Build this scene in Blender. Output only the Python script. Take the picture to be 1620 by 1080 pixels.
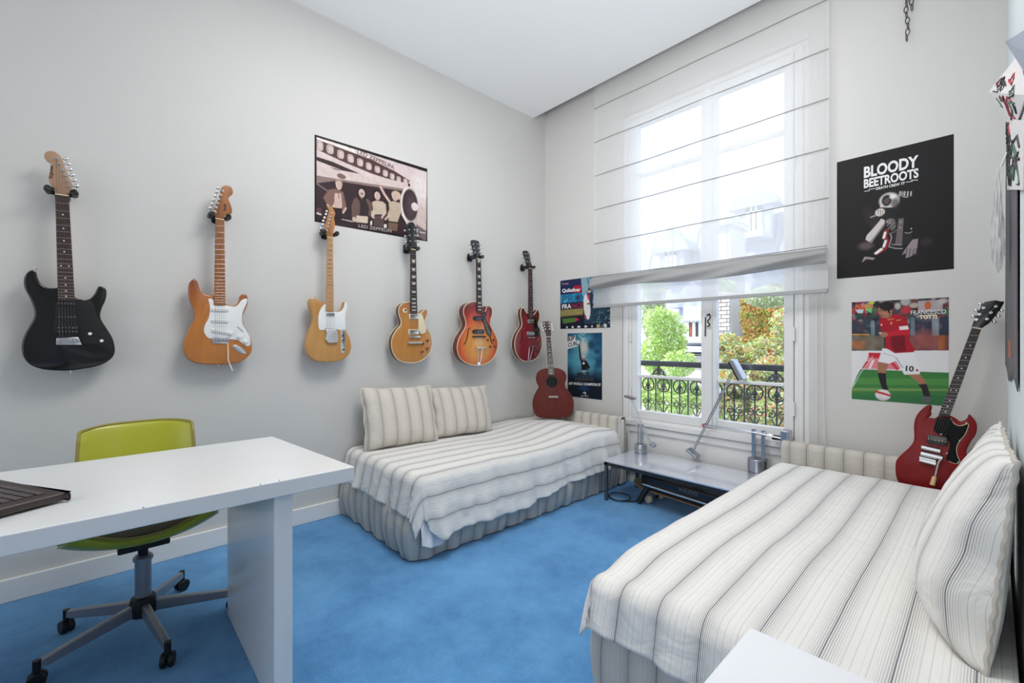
import bpy, math, random
import numpy as np
from mathutils import Matrix, Vector
random.seed(7); np.random.seed(7)
PI = math.pi
scene = bpy.context.scene
C = scene.collection
for _o in list(bpy.data.objects): bpy.data.objects.remove(_o)

# ------------------------------------------------------------------ camera, sky, sun, fill, exposure
L, W, RX = 3.03, 3.255, 0.05            # left wall x=-L, window wall y=W, right wall x=RX
H0, CEIL = 1.178, 3.351                 # eye height, ceiling height
FPX = 702.0                             # focal length in pixels of the 1620 px wide frame
cam = bpy.data.cameras.new('camera'); camo = bpy.data.objects.new('camera', cam); C.objects.link(camo)
YAW = math.atan2(.7337, .6794)
camo.location = (0, 0, H0); camo.rotation_euler = (PI/2, 0, YAW)
cam.sensor_width = 36; cam.lens = FPX/1620*36; cam.clip_start = .02
scene.camera = camo
scene.view_settings.view_transform = 'Standard'; scene.view_settings.look = 'None'
scene.view_settings.gamma = 1; scene.view_settings.use_curve_mapping = False
scene.view_settings.exposure = -0.15

wd = bpy.data.worlds.new('sky'); scene.world = wd; wd.use_nodes = True
nt = wd.node_tree; nt.nodes.clear()
wo = nt.nodes.new('ShaderNodeOutputWorld'); wb = nt.nodes.new('ShaderNodeBackground')
wc = nt.nodes.new('ShaderNodeTexCoord'); wn = nt.nodes.new('ShaderNodeTexNoise'); wr = nt.nodes.new('ShaderNodeValToRGB')
wn.inputs['Scale'].default_value = 2.2; wn.inputs['Detail'].default_value = 5
wr.color_ramp.elements[0].position = .38; wr.color_ramp.elements[0].color = (.46, .64, 1.0, 1)
wr.color_ramp.elements[1].position = .68; wr.color_ramp.elements[1].color = (.86, .94, 1.0, 1)
nt.links.new(wc.outputs['Generated'], wn.inputs['Vector']); nt.links.new(wn.outputs['Fac'], wr.inputs['Fac'])
nt.links.new(wr.outputs['Color'], wb.inputs['Color']); nt.links.new(wb.outputs[0], wo.inputs[0])
wb.inputs['Strength'].default_value = 2.7

def light(name, kind, loc, rot, energy, color=(1, 1, 1), **kw):
    l = bpy.data.lights.new(name, kind); l.energy = energy; l.color = color
    for k, v in kw.items(): setattr(l, k, v)
    o = bpy.data.objects.new(name, l); C.objects.link(o); o.location = loc; o.rotation_euler = rot
    return o
light('sun', 'SUN', (0, 0, 10), (math.radians(42), 0, math.radians(-38)), 5.0, (1, .95, .86), angle=.02)
# soft fill light added in front of the solid, unseen back wall
light('back_fill_light', 'AREA', (-.6, -2.9, 1.9), (math.radians(90), 0, math.radians(0)), 40, (1, .985, .97), shape='RECTANGLE', size=3.2, size_y=2.4)
# fill light added behind the camera, aimed up and forward at the ceiling
_b = light('bounce_fill', 'AREA', (.0, -.5, 1.6), (0, 0, 0), 26, (1, .99, .98), shape='RECTANGLE', size=1.0, size_y=1.0, spread=math.radians(95))
_b.rotation_euler = Vector((-1.15, 2.2, 2.0)).to_track_quat('-Z', 'Y').to_euler()
# soft fill light added under the ceiling mid-room, above the frame
light('ceiling_fill', 'AREA', (-1.35, 1.25, 3.32), (0, 0, 0), 45, (1, .985, .96), shape='DISK', size=1.1)
# the window itself: portal for the sky light
pt = light('window_portal', 'AREA', (-1.41, W+.30, 1.75), (math.radians(90), 0, math.radians(180)), 1, shape='RECTANGLE', size=1.2, size_y=2.6)
pt.data.cycles.is_portal = True

# ------------------------------------------------------------------ measuring helpers (real planes only)
def ray(u, v):
    d = u-810
    return Vector((-.7337*FPX+.6794*d, .6794*FPX+.7337*d, 540-v))
EYE = Vector((0, 0, H0))
def onX(u, v, X): r = ray(u, v); return EYE+r*(X/r.x)
def onY(u, v, Y): r = ray(u, v); return EYE+r*(Y/r.y)
def onZ(u, v, Z): r = ray(u, v); return EYE+r*((Z-H0)/r.z)
class Frame:
    """a plane in the room: origin, right, up, outward"""
    def __init__(s, o, ex, ey):
        s.o = Vector(o); s.ex = Vector(ex).normalized(); s.ey = Vector(ey); s.ey = (s.ey-s.ex*s.ey.dot(s.ex)).normalized(); s.en = s.ex.cross(s.ey)
    def px(s, u, v, off=0):
        r = ray(u, v); o = s.o+s.en*off
        t = (o-EYE).dot(s.en)/r.dot(s.en); p = EYE+r*t-s.o
        return (p.dot(s.ex), p.dot(s.ey))
    def matrix(s):
        m = Matrix.Identity(4)
        for i in range(3): m[i][0] = s.ex[i]; m[i][1] = s.ey[i]; m[i][2] = s.en[i]; m[i][3] = s.o[i]
        return m
def zm(ox, oy, sc, pts):                   # pixels read in a magnified crop -> pixels of the frame
    return [(ox+x/sc, oy+y/sc) for x, y in pts]

# ------------------------------------------------------------------ materials
def lin(c):
    return tuple(((x/255)/12.92 if x/255 <= .04045 else ((x/255+.055)/1.055)**2.4) for x in c[:3])
MATS = {}
def mat(name, color, rough=.5, metal=0, coat=0, noise=None, bump=None, spec=.5, grain=None, sub=None):
    if name in MATS: return MATS[name]
    m = bpy.data.materials.new(name); m.use_nodes = True; nt = m.node_tree
    b = nt.nodes['Principled BSDF']; c = lin(color)
    b.inputs['Base Color'].default_value = (*c, 1); b.inputs['Roughness'].default_value = rough
    b.inputs['Metallic'].default_value = metal; b.inputs['Coat Weight'].default_value = coat; b.inputs['Coat Roughness'].default_value = .06
    b.inputs['Specular IOR Level'].default_value = spec
    tc = nt.nodes.new('ShaderNodeTexCoord')
    if noise or grain:
        n = nt.nodes.new('ShaderNodeTexNoise'); r = nt.nodes.new('ShaderNodeValToRGB')
        sc, amt = (noise or grain)[:2]; n.inputs['Scale'].default_value = sc; n.inputs['Detail'].default_value = 5
        if grain:
            mp = nt.nodes.new('ShaderNodeMapping'); mp.inputs['Scale'].default_value = grain[2]
            nt.links.new(tc.outputs['Object'], mp.inputs['Vector']); nt.links.new(mp.outputs[0], n.inputs['Vector'])
        else: nt.links.new(tc.outputs['Object'], n.inputs['Vector'])
        r.color_ramp.elements[0].position = .3; r.color_ramp.elements[1].position = .7
        r.color_ramp.elements[0].color = (*[x*(1-amt) for x in c], 1); r.color_ramp.elements[1].color = (*[min(1, x*(1+amt)) for x in c], 1)
        nt.links.new(n.outputs['Fac'], r.inputs['Fac']); nt.links.new(r.outputs['Color'], b.inputs['Base Color'])
    if bump:
        n2 = nt.nodes.new('ShaderNodeTexNoise'); n2.inputs['Scale'].default_value = bump[0]; n2.inputs['Detail'].default_value = 4
        bp = nt.nodes.new('ShaderNodeBump'); bp.inputs['Strength'].default_value = bump[1]; bp.inputs['Distance'].default_value = bump[2] if len(bump) > 2 else .002
        nt.links.new(tc.outputs['Object'], n2.inputs['Vector']); nt.links.new(n2.outputs['Fac'], bp.inputs['Height']); nt.links.new(bp.outputs[0], b.inputs['Normal'])
    MATS[name] = m; return m
def vcol_mat(name, rough=.4, coat=0, trans=0):
    if name in MATS: return MATS[name]
    m = bpy.data.materials.new(name); m.use_nodes = True; nt = m.node_tree; b = nt.nodes['Principled BSDF']
    a = nt.nodes.new('ShaderNodeAttribute'); a.attribute_name = 'Col'
    nt.links.new(a.outputs['Color'], b.inputs['Base Color']); b.inputs['Roughness'].default_value = rough; b.inputs['Coat Weight'].default_value = coat; b.inputs['Specular IOR Level'].default_value = .22
    if trans:
        t = nt.nodes.new('ShaderNodeBsdfTranslucent'); mx = nt.nodes.new('ShaderNodeMixShader'); mx.inputs[0].default_value = trans
        nt.links.new(a.outputs['Color'], t.inputs['Color']); nt.links.new(b.outputs[0], mx.inputs[1]); nt.links.new(t.outputs[0], mx.inputs[2])
        nt.links.new(mx.outputs[0], nt.nodes['Material Output'].inputs['Surface'])
    MATS[name] = m; return m
def burst_mat(name, centre, rx, ry, stops, coat=.6):
    """lacquer that fades from the middle of the body to its edge, as the finish itself does"""
    m = bpy.data.materials.new(name); m.use_nodes = True; nt = m.node_tree; b = nt.nodes['Principled BSDF']
    tc = nt.nodes.new('ShaderNodeTexCoord'); mp = nt.nodes.new('ShaderNodeMapping'); mp.vector_type = 'POINT'
    mp.inputs['Location'].default_value = (-centre[0]/rx, -centre[1]/ry, 0); mp.inputs['Scale'].default_value = (1/rx, 1/ry, 0)
    g = nt.nodes.new('ShaderNodeVectorMath'); g.operation = 'LENGTH'; r = nt.nodes.new('ShaderNodeValToRGB')
    while len(r.color_ramp.elements) < len(stops): r.color_ramp.elements.new(.5)
    for e, (p, c) in zip(r.color_ramp.elements, stops): e.position = p; e.color = (*lin(c), 1)
    nt.links.new(tc.outputs['Object'], mp.inputs['Vector']); nt.links.new(mp.outputs[0], g.inputs[0]); nt.links.new(g.outputs['Value'], r.inputs['Fac'])
    n = nt.nodes.new('ShaderNodeTexNoise'); n.inputs['Scale'].default_value = 6; mp2 = nt.nodes.new('ShaderNodeMapping'); mp2.inputs['Scale'].default_value = (6, .6, 1)
    nt.links.new(tc.outputs['Object'], mp2.inputs['Vector']); nt.links.new(mp2.outputs[0], n.inputs['Vector'])
    mx = nt.nodes.new('ShaderNodeMix'); mx.data_type = 'RGBA'; mx.blend_type = 'MULTIPLY'; mx.inputs[0].default_value = .35
    nt.links.new(r.outputs['Color'], mx.inputs[6]); nt.links.new(n.outputs['Fac'], mx.inputs[7]); nt.links.new(mx.outputs[2], b.inputs['Base Color'])
    b.inputs['Roughness'].default_value = .3 if coat > .3 else .42; b.inputs['Coat Weight'].default_value = coat; b.inputs['Coat Roughness'].default_value = .05; b.inputs['Specular IOR Level'].default_value = .5 if coat > .3 else .25
    return m
def stripe_mat(name, period=.118, dark=(96, 94, 104), base=(238, 236, 231), rough=.85, strength=1.0):
    m = bpy.data.materials.new(name); m.use_nodes = True; nt = m.node_tree; b = nt.nodes['Principled BSDF']
    N, K = nt.nodes.new, nt.links.new
    uv = N('ShaderNodeUVMap'); uv.uv_map = 'UVMap'; sp = N('ShaderNodeSeparateXYZ'); K(uv.outputs[0], sp.inputs[0])
    def mth(op, a, bb=None, c=None):
        n = N('ShaderNodeMath'); n.operation = op
        for i, x in enumerate((a, bb, c)):
            if x is None: continue
            if isinstance(x, (int, float)): n.inputs[i].default_value = x
            else: K(x, n.inputs[i])
        return n.outputs[0]
    u = sp.outputs['X']
    t = mth('FRACT', mth('DIVIDE', u, period))
    env = N('ShaderNodeValToRGB'); cr = env.color_ramp; cr.interpolation = 'LINEAR'
    st = [(0, 0), (.18, .05), (.36, .45), (.48, .85), (.50, 1), (.52, .85), (.64, .4), (.80, .05), (1, 0)]
    while len(cr.elements) < len(st): cr.elements.new(.5)
    for e, (p, v) in zip(cr.elements, st): e.position = p; e.color = (v, v, v, 1)
    K(t, env.inputs[0])
    th = N('ShaderNodeValToRGB'); cr = th.color_ramp; cr.interpolation = 'CONSTANT'
    st = [(0, 0), (.05, .3), (.065, 0), (.185, .35), (.2, 0), (.49, .9), (.515, 0), (.82, .35), (.833, 0), (.915, .25), (.925, 0)]
    while len(cr.elements) < len(st): cr.elements.new(.5)
    for e, (p, v) in zip(cr.elements, st): e.position = p; e.color = (v, v, v, 1)
    K(t, th.inputs[0])
    fine = mth('ADD', mth('MULTIPLY', mth('SINE', mth('MULTIPLY', u, 2*PI/.0049)), .5), .5)
    k = mth('ADD', mth('MULTIPLY', mth('MULTIPLY', env.outputs[0], fine), .85*strength), mth('MULTIPLY', th.outputs[0], .75*strength))
    k = mth('MINIMUM', k, .92)
    mx = N('ShaderNodeMix'); mx.data_type = 'RGBA'
    mx.inputs[6].default_value = (*lin(base), 1); mx.inputs[7].default_value = (*lin(dark), 1); K(k, mx.inputs[0]); K(mx.outputs[2], b.inputs['Base Color'])
    b.inputs['Roughness'].default_value = rough; b.inputs['Sheen Weight'].default_value = .15; b.inputs['Specular IOR Level'].default_value = .2
    n2 = N('ShaderNodeTexNoise'); n2.inputs['Scale'].default_value = 9; n2.inputs['Detail'].default_value = 3; n2.inputs['Distortion'].default_value = .8
    bp = N('ShaderNodeBump'); bp.inputs['Strength'].default_value = .5; bp.inputs['Distance'].default_value = .02
    K(uv.outputs[0], n2.inputs['Vector']); K(n2.outputs['Fac'], bp.inputs['Height']); K(bp.outputs[0], b.inputs['Normal'])
    MATS[name] = m; return m
def sheer_mat(name, color, transp, transl):
    m = bpy.data.materials.new(name); m.use_nodes = True; nt = m.node_tree; nt.nodes.remove(nt.nodes['Principled BSDF'])
    out = nt.nodes['Material Output']; tr = nt.nodes.new('ShaderNodeBsdfTransparent'); d = nt.nodes.new('ShaderNodeBsdfDiffuse'); tl = nt.nodes.new('ShaderNodeBsdfTranslucent')
    d.inputs[0].default_value = tl.inputs[0].default_value = (*lin(color), 1)
    m1 = nt.nodes.new('ShaderNodeMixShader'); m1.inputs[0].default_value = transl; m2 = nt.nodes.new('ShaderNodeMixShader'); m2.inputs[0].default_value = transp
    nt.links.new(d.outputs[0], m1.inputs[1]); nt.links.new(tl.outputs[0], m1.inputs[2]); nt.links.new(m1.outputs[0], m2.inputs[1]); nt.links.new(tr.outputs[0], m2.inputs[2]); nt.links.new(m2.outputs[0], out.inputs[0])
    MATS[name] = m; return m
def glass_mat(name='window glass', fac=.06, tint=(1, 1, 1)):
    if name in MATS: return MATS[name]
    m = bpy.data.materials.new(name); m.use_nodes = True; nt = m.node_tree; nt.nodes.remove(nt.nodes['Principled BSDF'])
    out = nt.nodes['Material Output']; tr = nt.nodes.new('ShaderNodeBsdfTransparent'); g = nt.nodes.new('ShaderNodeBsdfGlossy'); g.inputs['Roughness'].default_value = .02
    tr.inputs[0].default_value = (*tint, 1)
    mx = nt.nodes.new('ShaderNodeMixShader'); mx.inputs[0].default_value = fac
    nt.links.new(tr.outputs[0], mx.inputs[1]); nt.links.new(g.outputs[0], mx.inputs[2]); nt.links.new(mx.outputs[0], out.inputs[0])
    MATS[name] = m; return m

CH = mat('chrome', (225, 227, 230), .18, 1)
STEEL = mat('brushed steel', (190, 192, 195), .35, 1)
BLK = mat('black plastic', (18, 18, 19), .45)
BLKG = mat('black gloss', (12, 12, 13), .2, coat=.5)
WHT = mat('white plastic', (238, 237, 232), .4)
CREAM = mat('cream plastic', (226, 214, 182), .4)
ROSE = mat('rosewood', (62, 40, 34), .5, grain=(8, .35, (8, 1, 1)))
EBON = mat('dark rosewood', (45, 32, 32), .5, grain=(8, .3, (8, 1, 1)))
MAPLE = mat('lacquered maple', (196, 148, 96), .35, coat=.3, grain=(5, .12, (8, .7, 1)))
MAPLED = mat('amber maple', (176, 118, 66), .35, coat=.3, grain=(5, .18, (8, .7, 1)))
BRASS = mat('gold knob', (196, 140, 60), .3, .6)

# ------------------------------------------------------------------ mesh builder
class MB:
    def __init__(s): s.v = []; s.f = []; s.uv = None
    def add(s, vs, fs):
        k = len(s.v); s.v += [tuple(p) for p in vs]; s.f += [tuple(i+k for i in f) for f in fs]; return s
    def box(s, lo, hi, rot=None, about=None):
        x0, y0, z0 = lo; x1, y1, z1 = hi
        vs = [(x0, y0, z0), (x1, y0, z0), (x1, y1, z0), (x0, y1, z0), (x0, y0, z1), (x1, y0, z1), (x1, y1, z1), (x0, y1, z1)]
        if rot is not None:
            c = Vector(about if about else ((x0+x1)/2, (y0+y1)/2, (z0+z1)/2)); vs = [tuple(c+rot @ (Vector(p)-c)) for p in vs]
        return s.add(vs, [(0, 3, 2, 1), (4, 5, 6, 7), (0, 1, 5, 4), (1, 2, 6, 5), (2, 3, 7, 6), (3, 0, 4, 7)])
    def tube(s, pts, r, n=8, closed=False):
        P = [Vector(p) for p in pts]; m = len(P); rings = []; up = None
        rr = r if isinstance(r, (list, tuple)) else [r]*m
        for i, p in enumerate(P):
            a = P[i-1] if (i > 0 or closed) else p; b = P[(i+1) % m] if (i < m-1 or closed) else p
            t = (b-a); t = t.normalized() if t.length > 1e-9 else Vector((0, 0, 1))
            if up is None: up = Vector((0, 0, 1)) if abs(t.z) < .9 else Vector((1, 0, 0))
            x = t.cross(up); x = x.normalized() if x.length > 1e-6 else Vector((1, 0, 0)); y = x.cross(t); up = y
            rings.append([p+x*(rr[i]*math.cos(2*PI*k/n))+y*(rr[i]*math.sin(2*PI*k/n)) for k in range(n)])
        vs = [q for g in rings for q in g]; fs = []
        for i in range(m if closed else m-1):
            j = (i+1) % m
            for k in range(n): fs.append((i*n+k, i*n+(k+1) % n, j*n+(k+1) % n, j*n+k))
        if not closed: fs += [tuple(range(n))[::-1], tuple((m-1)*n+k for k in range(n))]
        return s.add(vs, fs)
    def lathe(s, c, prof, n=20, axis=(0, 0, 1)):
        q = Vector((0, 0, 1)).rotation_difference(Vector(axis)); c = Vector(c); vs = []; fs = []
        for r, z in prof:
            for k in range(n): vs.append(c+q @ Vector((r*math.cos(2*PI*k/n), r*math.sin(2*PI*k/n), z)))
        m = len(prof)
        for i in range(m-1):
            for k in range(n): fs.append((i*n+k, i*n+(k+1) % n, (i+1)*n+(k+1) % n, (i+1)*n+k))
        if prof[0][0] > 1e-6: fs.append(tuple(range(n))[::-1])
        if prof[-1][0] > 1e-6: fs.append(tuple((m-1)*n+k for k in range(n)))
        return s.add(vs, fs)
    def cyl(s, c, r, h, n=20, axis=(0, 0, 1), bev=0):
        p = [(r, 0), (r, h)] if not bev else [(r-bev, 0), (r, bev), (r, h-bev), (r-bev, h)]
        return s.lathe(c, p, n, axis)
    def prism(s, out, z0, z1, r=0):
        """closed 2-D outline raised from z0 to z1 with rounded rims of radius r"""
        o = list(out); ar = sum(o[i-1][0]*o[i][1]-o[i][0]*o[i-1][1] for i in range(len(o)))
        if ar < 0: o = o[::-1]
        n = len(o); nr = []
        for i in range(n):
            ax, ay = o[i-1]; bx, by = o[(i+1) % n]; tx, ty = bx-ax, by-ay; l = math.hypot(tx, ty) or 1
            nr.append((ty/l, -tx/l))
        lv = [(0, z0), (0, z1)]
        if r: 
            lv = [(-r*(1-math.sin(a)), z0+r*(1-math.cos(a))) for a in (0, PI/6, PI/3, PI/2)]+[(-r*(1-math.cos(a)), z1-r*(1-math.sin(a))) for a in (0, PI/6, PI/3, PI/2)]
            lv = [(-r, z0), (-r*.5, z0+r*.134), (-r*.134, z0+r*.5), (0, z0+r), (0, z1-r), (-r*.134, z1-r*.5), (-r*.5, z1-r*.134), (-r, z1)]
        vs = []; fs = []
        lim = [1.0]*n
        if r and n > 8:                       # keep the rounding inside tight tips
            for i in range(n):
                (ax, ay), (bx, by), (cx, cy) = o[i-2], o[i], o[(i+2) % n]; cr = (bx-ax)*(cy-by)-(by-ay)*(cx-bx)
                if cr > 1e-12:
                    R_ = math.hypot(bx-ax, by-ay)*math.hypot(cx-bx, cy-by)*math.hypot(cx-ax, cy-ay)/(2*cr); lim[i] = min(1, .7*R_/r)
            for _ in range(2): lim = [min(lim[i-2], lim[i-1], lim[i], lim[(i+1) % n], lim[(i+2) % n]) for i in range(n)]
            for _ in range(3): lim = [(lim[i-1]+lim[i]+lim[(i+1) % n])/3 for i in range(n)]
        for d, z in lv: vs += [(p[0]+q[0]*d*l_, p[1]+q[1]*d*l_, z) for p, q, l_ in zip(o, nr, lim)]
        for i in range(len(lv)-1):
            for k in range(n): fs.append((i*n+k, i*n+(k+1) % n, (i+1)*n+(k+1) % n, (i+1)*n+k))
        fs += [tuple(range(n))[::-1], tuple((len(lv)-1)*n+k for k in range(n))]
        return s.add(vs, fs)
    def build(s, name, m, parent=None, smooth=False, bevel=0, segs=2, loc=None):
        me = bpy.data.meshes.new(name); me.from_pydata(s.v, [], s.f); me.validate(); me.update()
        if m: me.materials.append(m)
        o = bpy.data.objects.new(name, me); C.objects.link(o)
        if parent is not None: o.parent = parent
        if smooth:
            me.shade_smooth(); me.set_sharp_from_angle(angle=math.radians(40))
        if bevel:
            b = o.modifiers.new('bevel', 'BEVEL'); b.width = bevel; b.segments = segs; b.limit_method = 'ANGLE'; b.angle_limit = math.radians(40)
        if loc is not None: o.location = loc
        return o
def grid_obj(name, P, m, parent=None, uv=None, col=None, smooth=True, closed_u=False):
    """P: (ny, nx, 3) array of points; uv (ny, nx, 2); col (ny, nx, 3)"""
    ny, nx = P.shape[:2]; idx = np.arange(ny*nx).reshape(ny, nx)
    q = np.stack([idx[:-1, :-1], idx[:-1, 1:], idx[1:, 1:], idx[1:, :-1]], -1).reshape(-1, 4)
    me = bpy.data.meshes.new(name); me.vertices.add(ny*nx); me.vertices.foreach_set('co', P.reshape(-1).astype(np.float32))
    me.loops.add(q.size); me.loops.foreach_set('vertex_index', q.reshape(-1).astype(np.int32))
    me.polygons.add(len(q)); me.polygons.foreach_set('loop_start', np.arange(0, q.size, 4, dtype=np.int32))
    me.update(calc_edges=True)
    if uv is not None:
        u = me.uv_layers.new(name='UVMap'); u.data.foreach_set('uv', uv.reshape(-1, 2)[q.reshape(-1)].reshape(-1).astype(np.float32))
    if col is not None:
        a = me.color_attributes.new('Col', 'FLOAT_COLOR', 'POINT'); cc = np.ones((ny*nx, 4), np.float32); cc[:, :3] = col.reshape(-1, 3); a.data.foreach_set('color', cc.reshape(-1))
    if smooth: me.shade_smooth()
    me.validate()
    if m: me.materials.append(m)
    o = bpy.data.objects.new(name, me); C.objects.link(o)
    if parent is not None: o.parent = parent
    return o
def curve(pts, k=4, closed=True):
    """Catmull-Rom through the points"""
    n = len(pts); out = []
    for i in range(n if closed else n-1):
        p = [pts[(i+j) % n] if closed else pts[min(max(i+j, 0), n-1)] for j in (-1, 0, 1, 2)]
        for s in range(k):
            t = s/k; out.append(tuple(.5*((2*p[1][d])+(-p[0][d]+p[2][d])*t+(2*p[0][d]-5*p[1][d]+4*p[2][d]-p[3][d])*t*t+(-p[0][d]+3*p[1][d]-3*p[2][d]+p[3][d])*t**3) for d in range(len(pts[0]))))
    if not closed: out.append(tuple(pts[-1]))
    return out
def tag(o, label, cat, group=None):
    o['label'] = label; o['category'] = cat
    if group: o['group'] = group
    return o
def root(name, label, cat, loc=(0, 0, 0), rz=0, group=None, matrix=None):
    o = bpy.data.objects.new(name, None); C.objects.link(o); o.empty_display_size = .05
    if matrix is not None: o.matrix_world = matrix
    else: o.location = loc; o.rotation_euler = (0, 0, rz)
    return tag(o, label, cat, group)
def struct(o): o['kind'] = 'structure'; return o
def bx(name, lo, hi, m, parent=None, bevel=0): return MB().box(lo, hi).build(name, m, parent, bevel=bevel)
_fc = {}
def text_mesh(s, bold=.0):
    if (s, bold) in _fc: return _fc[(s, bold)]
    c = bpy.data.curves.new('lettering', 'FONT'); c.body = s; c.size = 1; c.offset = bold; c.resolution_u = 3
    o = bpy.data.objects.new('tmp', c); C.objects.link(o); bpy.context.view_layer.update()
    me = bpy.data.meshes.new_from_object(o.evaluated_get(bpy.context.evaluated_depsgraph_get())); bpy.data.objects.remove(o)
    n = len(me.vertices); co = np.zeros(n*3); me.vertices.foreach_get('co', co); co = co.reshape(-1, 3)
    _fc[(s, bold)] = (co, [tuple(p.vertices) for p in me.polygons]); return _fc[(s, bold)]
def lettering(fr, parent, s, pl, pr, hpx, m, bold=.02, off=.0016, name='lettering', slant=0):
    """letters laid flat on the plane: left end, right end of the base line and cap height, read in pixels"""
    co, fs = text_mesh(s, bold); a = Vector(fr.px(*pl, off)); b = Vector(fr.px(*pr, off)); h = Vector(fr.px(pl[0], pl[1]-hpx, off))
    w0, w1 = co[:, 0].min(), co[:, 0].max(); hh = co[:, 1].max(); d = (b-a); Lw = d.length; d = d/Lw; nrm = Vector((-d.y, d.x)); hgt = (h-a).length
    mb = MB(); x = (co[:, 0]-w0)/(w1-w0)*Lw; y = co[:, 1]/hh*hgt; x = x+slant*y
    mb.add([(a.x+d.x*X+nrm.x*Y, a.y+d.y*X+nrm.y*Y, off) for X, Y in zip(x, y)], fs)
    return mb.build(name, m, parent)
# ------------------------------------------------------------------ the room shell
WALLM = mat('painted wall', (214, 213, 210), .7, noise=(1.3, .015), bump=(160, .12, .001), spec=.25)
WALLW = mat('white woodwork paint', (240, 240, 238), .35, spec=.4)
CEILM = mat('ceiling paint', (249, 250, 251), .8, spec=.1)
def carpet_mat():
    m = bpy.data.materials.new('blue carpet'); m.use_nodes = True; nt = m.node_tree; b = nt.nodes['Principled BSDF']; N, K = nt.nodes.new, nt.links.new
    tc = N('ShaderNodeTexCoord'); a = N('ShaderNodeTexNoise'); a.inputs['Scale'].default_value = 2.4; a.inputs['Detail'].default_value = 7; a.inputs['Roughness'].default_value = .7
    f = N('ShaderNodeTexNoise'); f.inputs['Scale'].default_value = 260; f.inputs['Detail'].default_value = 2
    K(tc.outputs['Object'], a.inputs['Vector']); K(tc.outputs['Object'], f.inputs['Vector'])
    r = N('ShaderNodeValToRGB'); r.color_ramp.elements[0].position = .3; r.color_ramp.elements[1].position = .72
    r.color_ramp.elements[0].color = (*lin((66, 128, 184)), 1); r.color_ramp.elements[1].color = (*lin((112, 176, 228)), 1)
    mx = N('ShaderNodeMix'); mx.data_type = 'RGBA'; mx.blend_type = 'OVERLAY'; mx.inputs[0].default_value = .55
    K(a.outputs['Fac'], r.inputs[0]); K(r.outputs[0], mx.inputs[6]); K(f.outputs['Fac'], mx.inputs[7]); K(mx.outputs[2], b.inputs['Base Color'])
    b.inputs['Roughness'].default_value = 1; b.inputs['Specular IOR Level'].default_value = .05; b.inputs['Sheen Weight'].default_value = .3
    bp = N('ShaderNodeBump'); bp.inputs['Strength'].default_value = .8; bp.inputs['Distance'].default_value = .004; K(f.outputs['Fac'], bp.inputs['Height']); K(bp.outputs[0], b.inputs['Normal'])
    return m
YB, XE = -3.1, 2.4                       # back wall, far right wall of the wider part behind
struct(bx('floor', (-L-.2, YB-.2, -.12), (XE+.2, W+.05, 0), carpet_mat()))
struct(bx('ceiling', (-L-.2, YB-.2, CEIL), (XE+.2, 3.086, CEIL+.3), CEILM))
struct(bx('wall_left', (-L-.2, YB-.2, -.1), (-L, W+.35, 3.9), WALLM))
struct(bx('wall_back', (-L, YB-.2, 0), (XE+.2, YB, CEIL), WALLM))
struct(bx('wall_right', (RX, 1.0, 0), (RX+.15, W, 3.9), mat('right wall bluish light', (214, 222, 224), .7, spec=.2)))  # blue tint in the colour imitates the bluish light on this wall
struct(bx('wall_right.001', (RX+.15, .85, 0), (XE, 1.0, CEIL), WALLM))
struct(bx('wall_right.002', (XE, YB, 0), (XE+.2, 1.0, CEIL), WALLM))
# window wall with its opening
WX0, WX1, WZ0, WZ1 = -2.136, -.775, .52, 3.085
mb = MB(); WT = .30
mb.box((-L, W, 0), (WX0, W+WT, 3.9)); mb.box((WX1, W, 0), (RX+.15, W+WT, 3.9)); mb.box((WX0, W, WZ1), (WX1, W+WT, 3.9)); mb.box((WX0, W+.03, 0), (WX1, W+WT, WZ0))
struct(mb.build('wall_window', WALLM))
struct(bx('ceiling.001', (-L-.2, 3.0, 3.651), (RX+.2, W+.35, 3.9), CEILM))
for nm, lo, hi in (('baseboard_left', (-L, YB, 0), (-L+.018, W, .105)), ('baseboard_window', (-L, W-.016, 0), (WX0, W, .105)), ('baseboard_window.001', (WX1, W-.016, 0), (RX, W, .105)), ('baseboard_right', (RX-.016, 1.0, 0), (RX, W, .105))):
    struct(bx(nm, lo, hi, WALLW, bevel=.004))

# ------------------------------------------------------------------ the window: frame, two casements with a low glazing bar and a transom, panes, hinges, lever lock
win = bpy.data.objects.new('window_1', None); C.objects.link(win); win.location = (0, 0, 0); struct(win)
WH = mat('window paint', (236, 236, 235), .35, spec=.4)
fy = W+.012
def rect_frame(name, x0, x1, z0, z1, t, y0, y1, m, parent, bevel=.006, tb=None, tt=None):
    tb = t if tb is None else tb; tt = t if tt is None else tt
    mb = MB(); mb.box((x0, y0, z0), (x0+t, y1, z1)); mb.box((x1-t, y0, z0), (x1, y1, z1)); mb.box((x0+t, y0, z0), (x1-t, y1, z0+tb)); mb.box((x0+t, y0, z1-tt), (x1-t, y1, z1))
    return mb.build(name, m, parent, bevel=bevel)
rect_frame('jamb', WX0, WX1, WZ0, WZ1, .085, fy, fy+.10, WH, win, tb=.02, tt=.05)
rect_frame('casing', WX0+.03, WX1-.03, WZ0+.003, WZ1-.02, .03, fy-.016, fy, WH, win, tb=.02)
LX0, LXM, RXE = WX0+.10, -1.405, WX1-.065
GZ0, GZ1 = .60, 3.035
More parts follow.
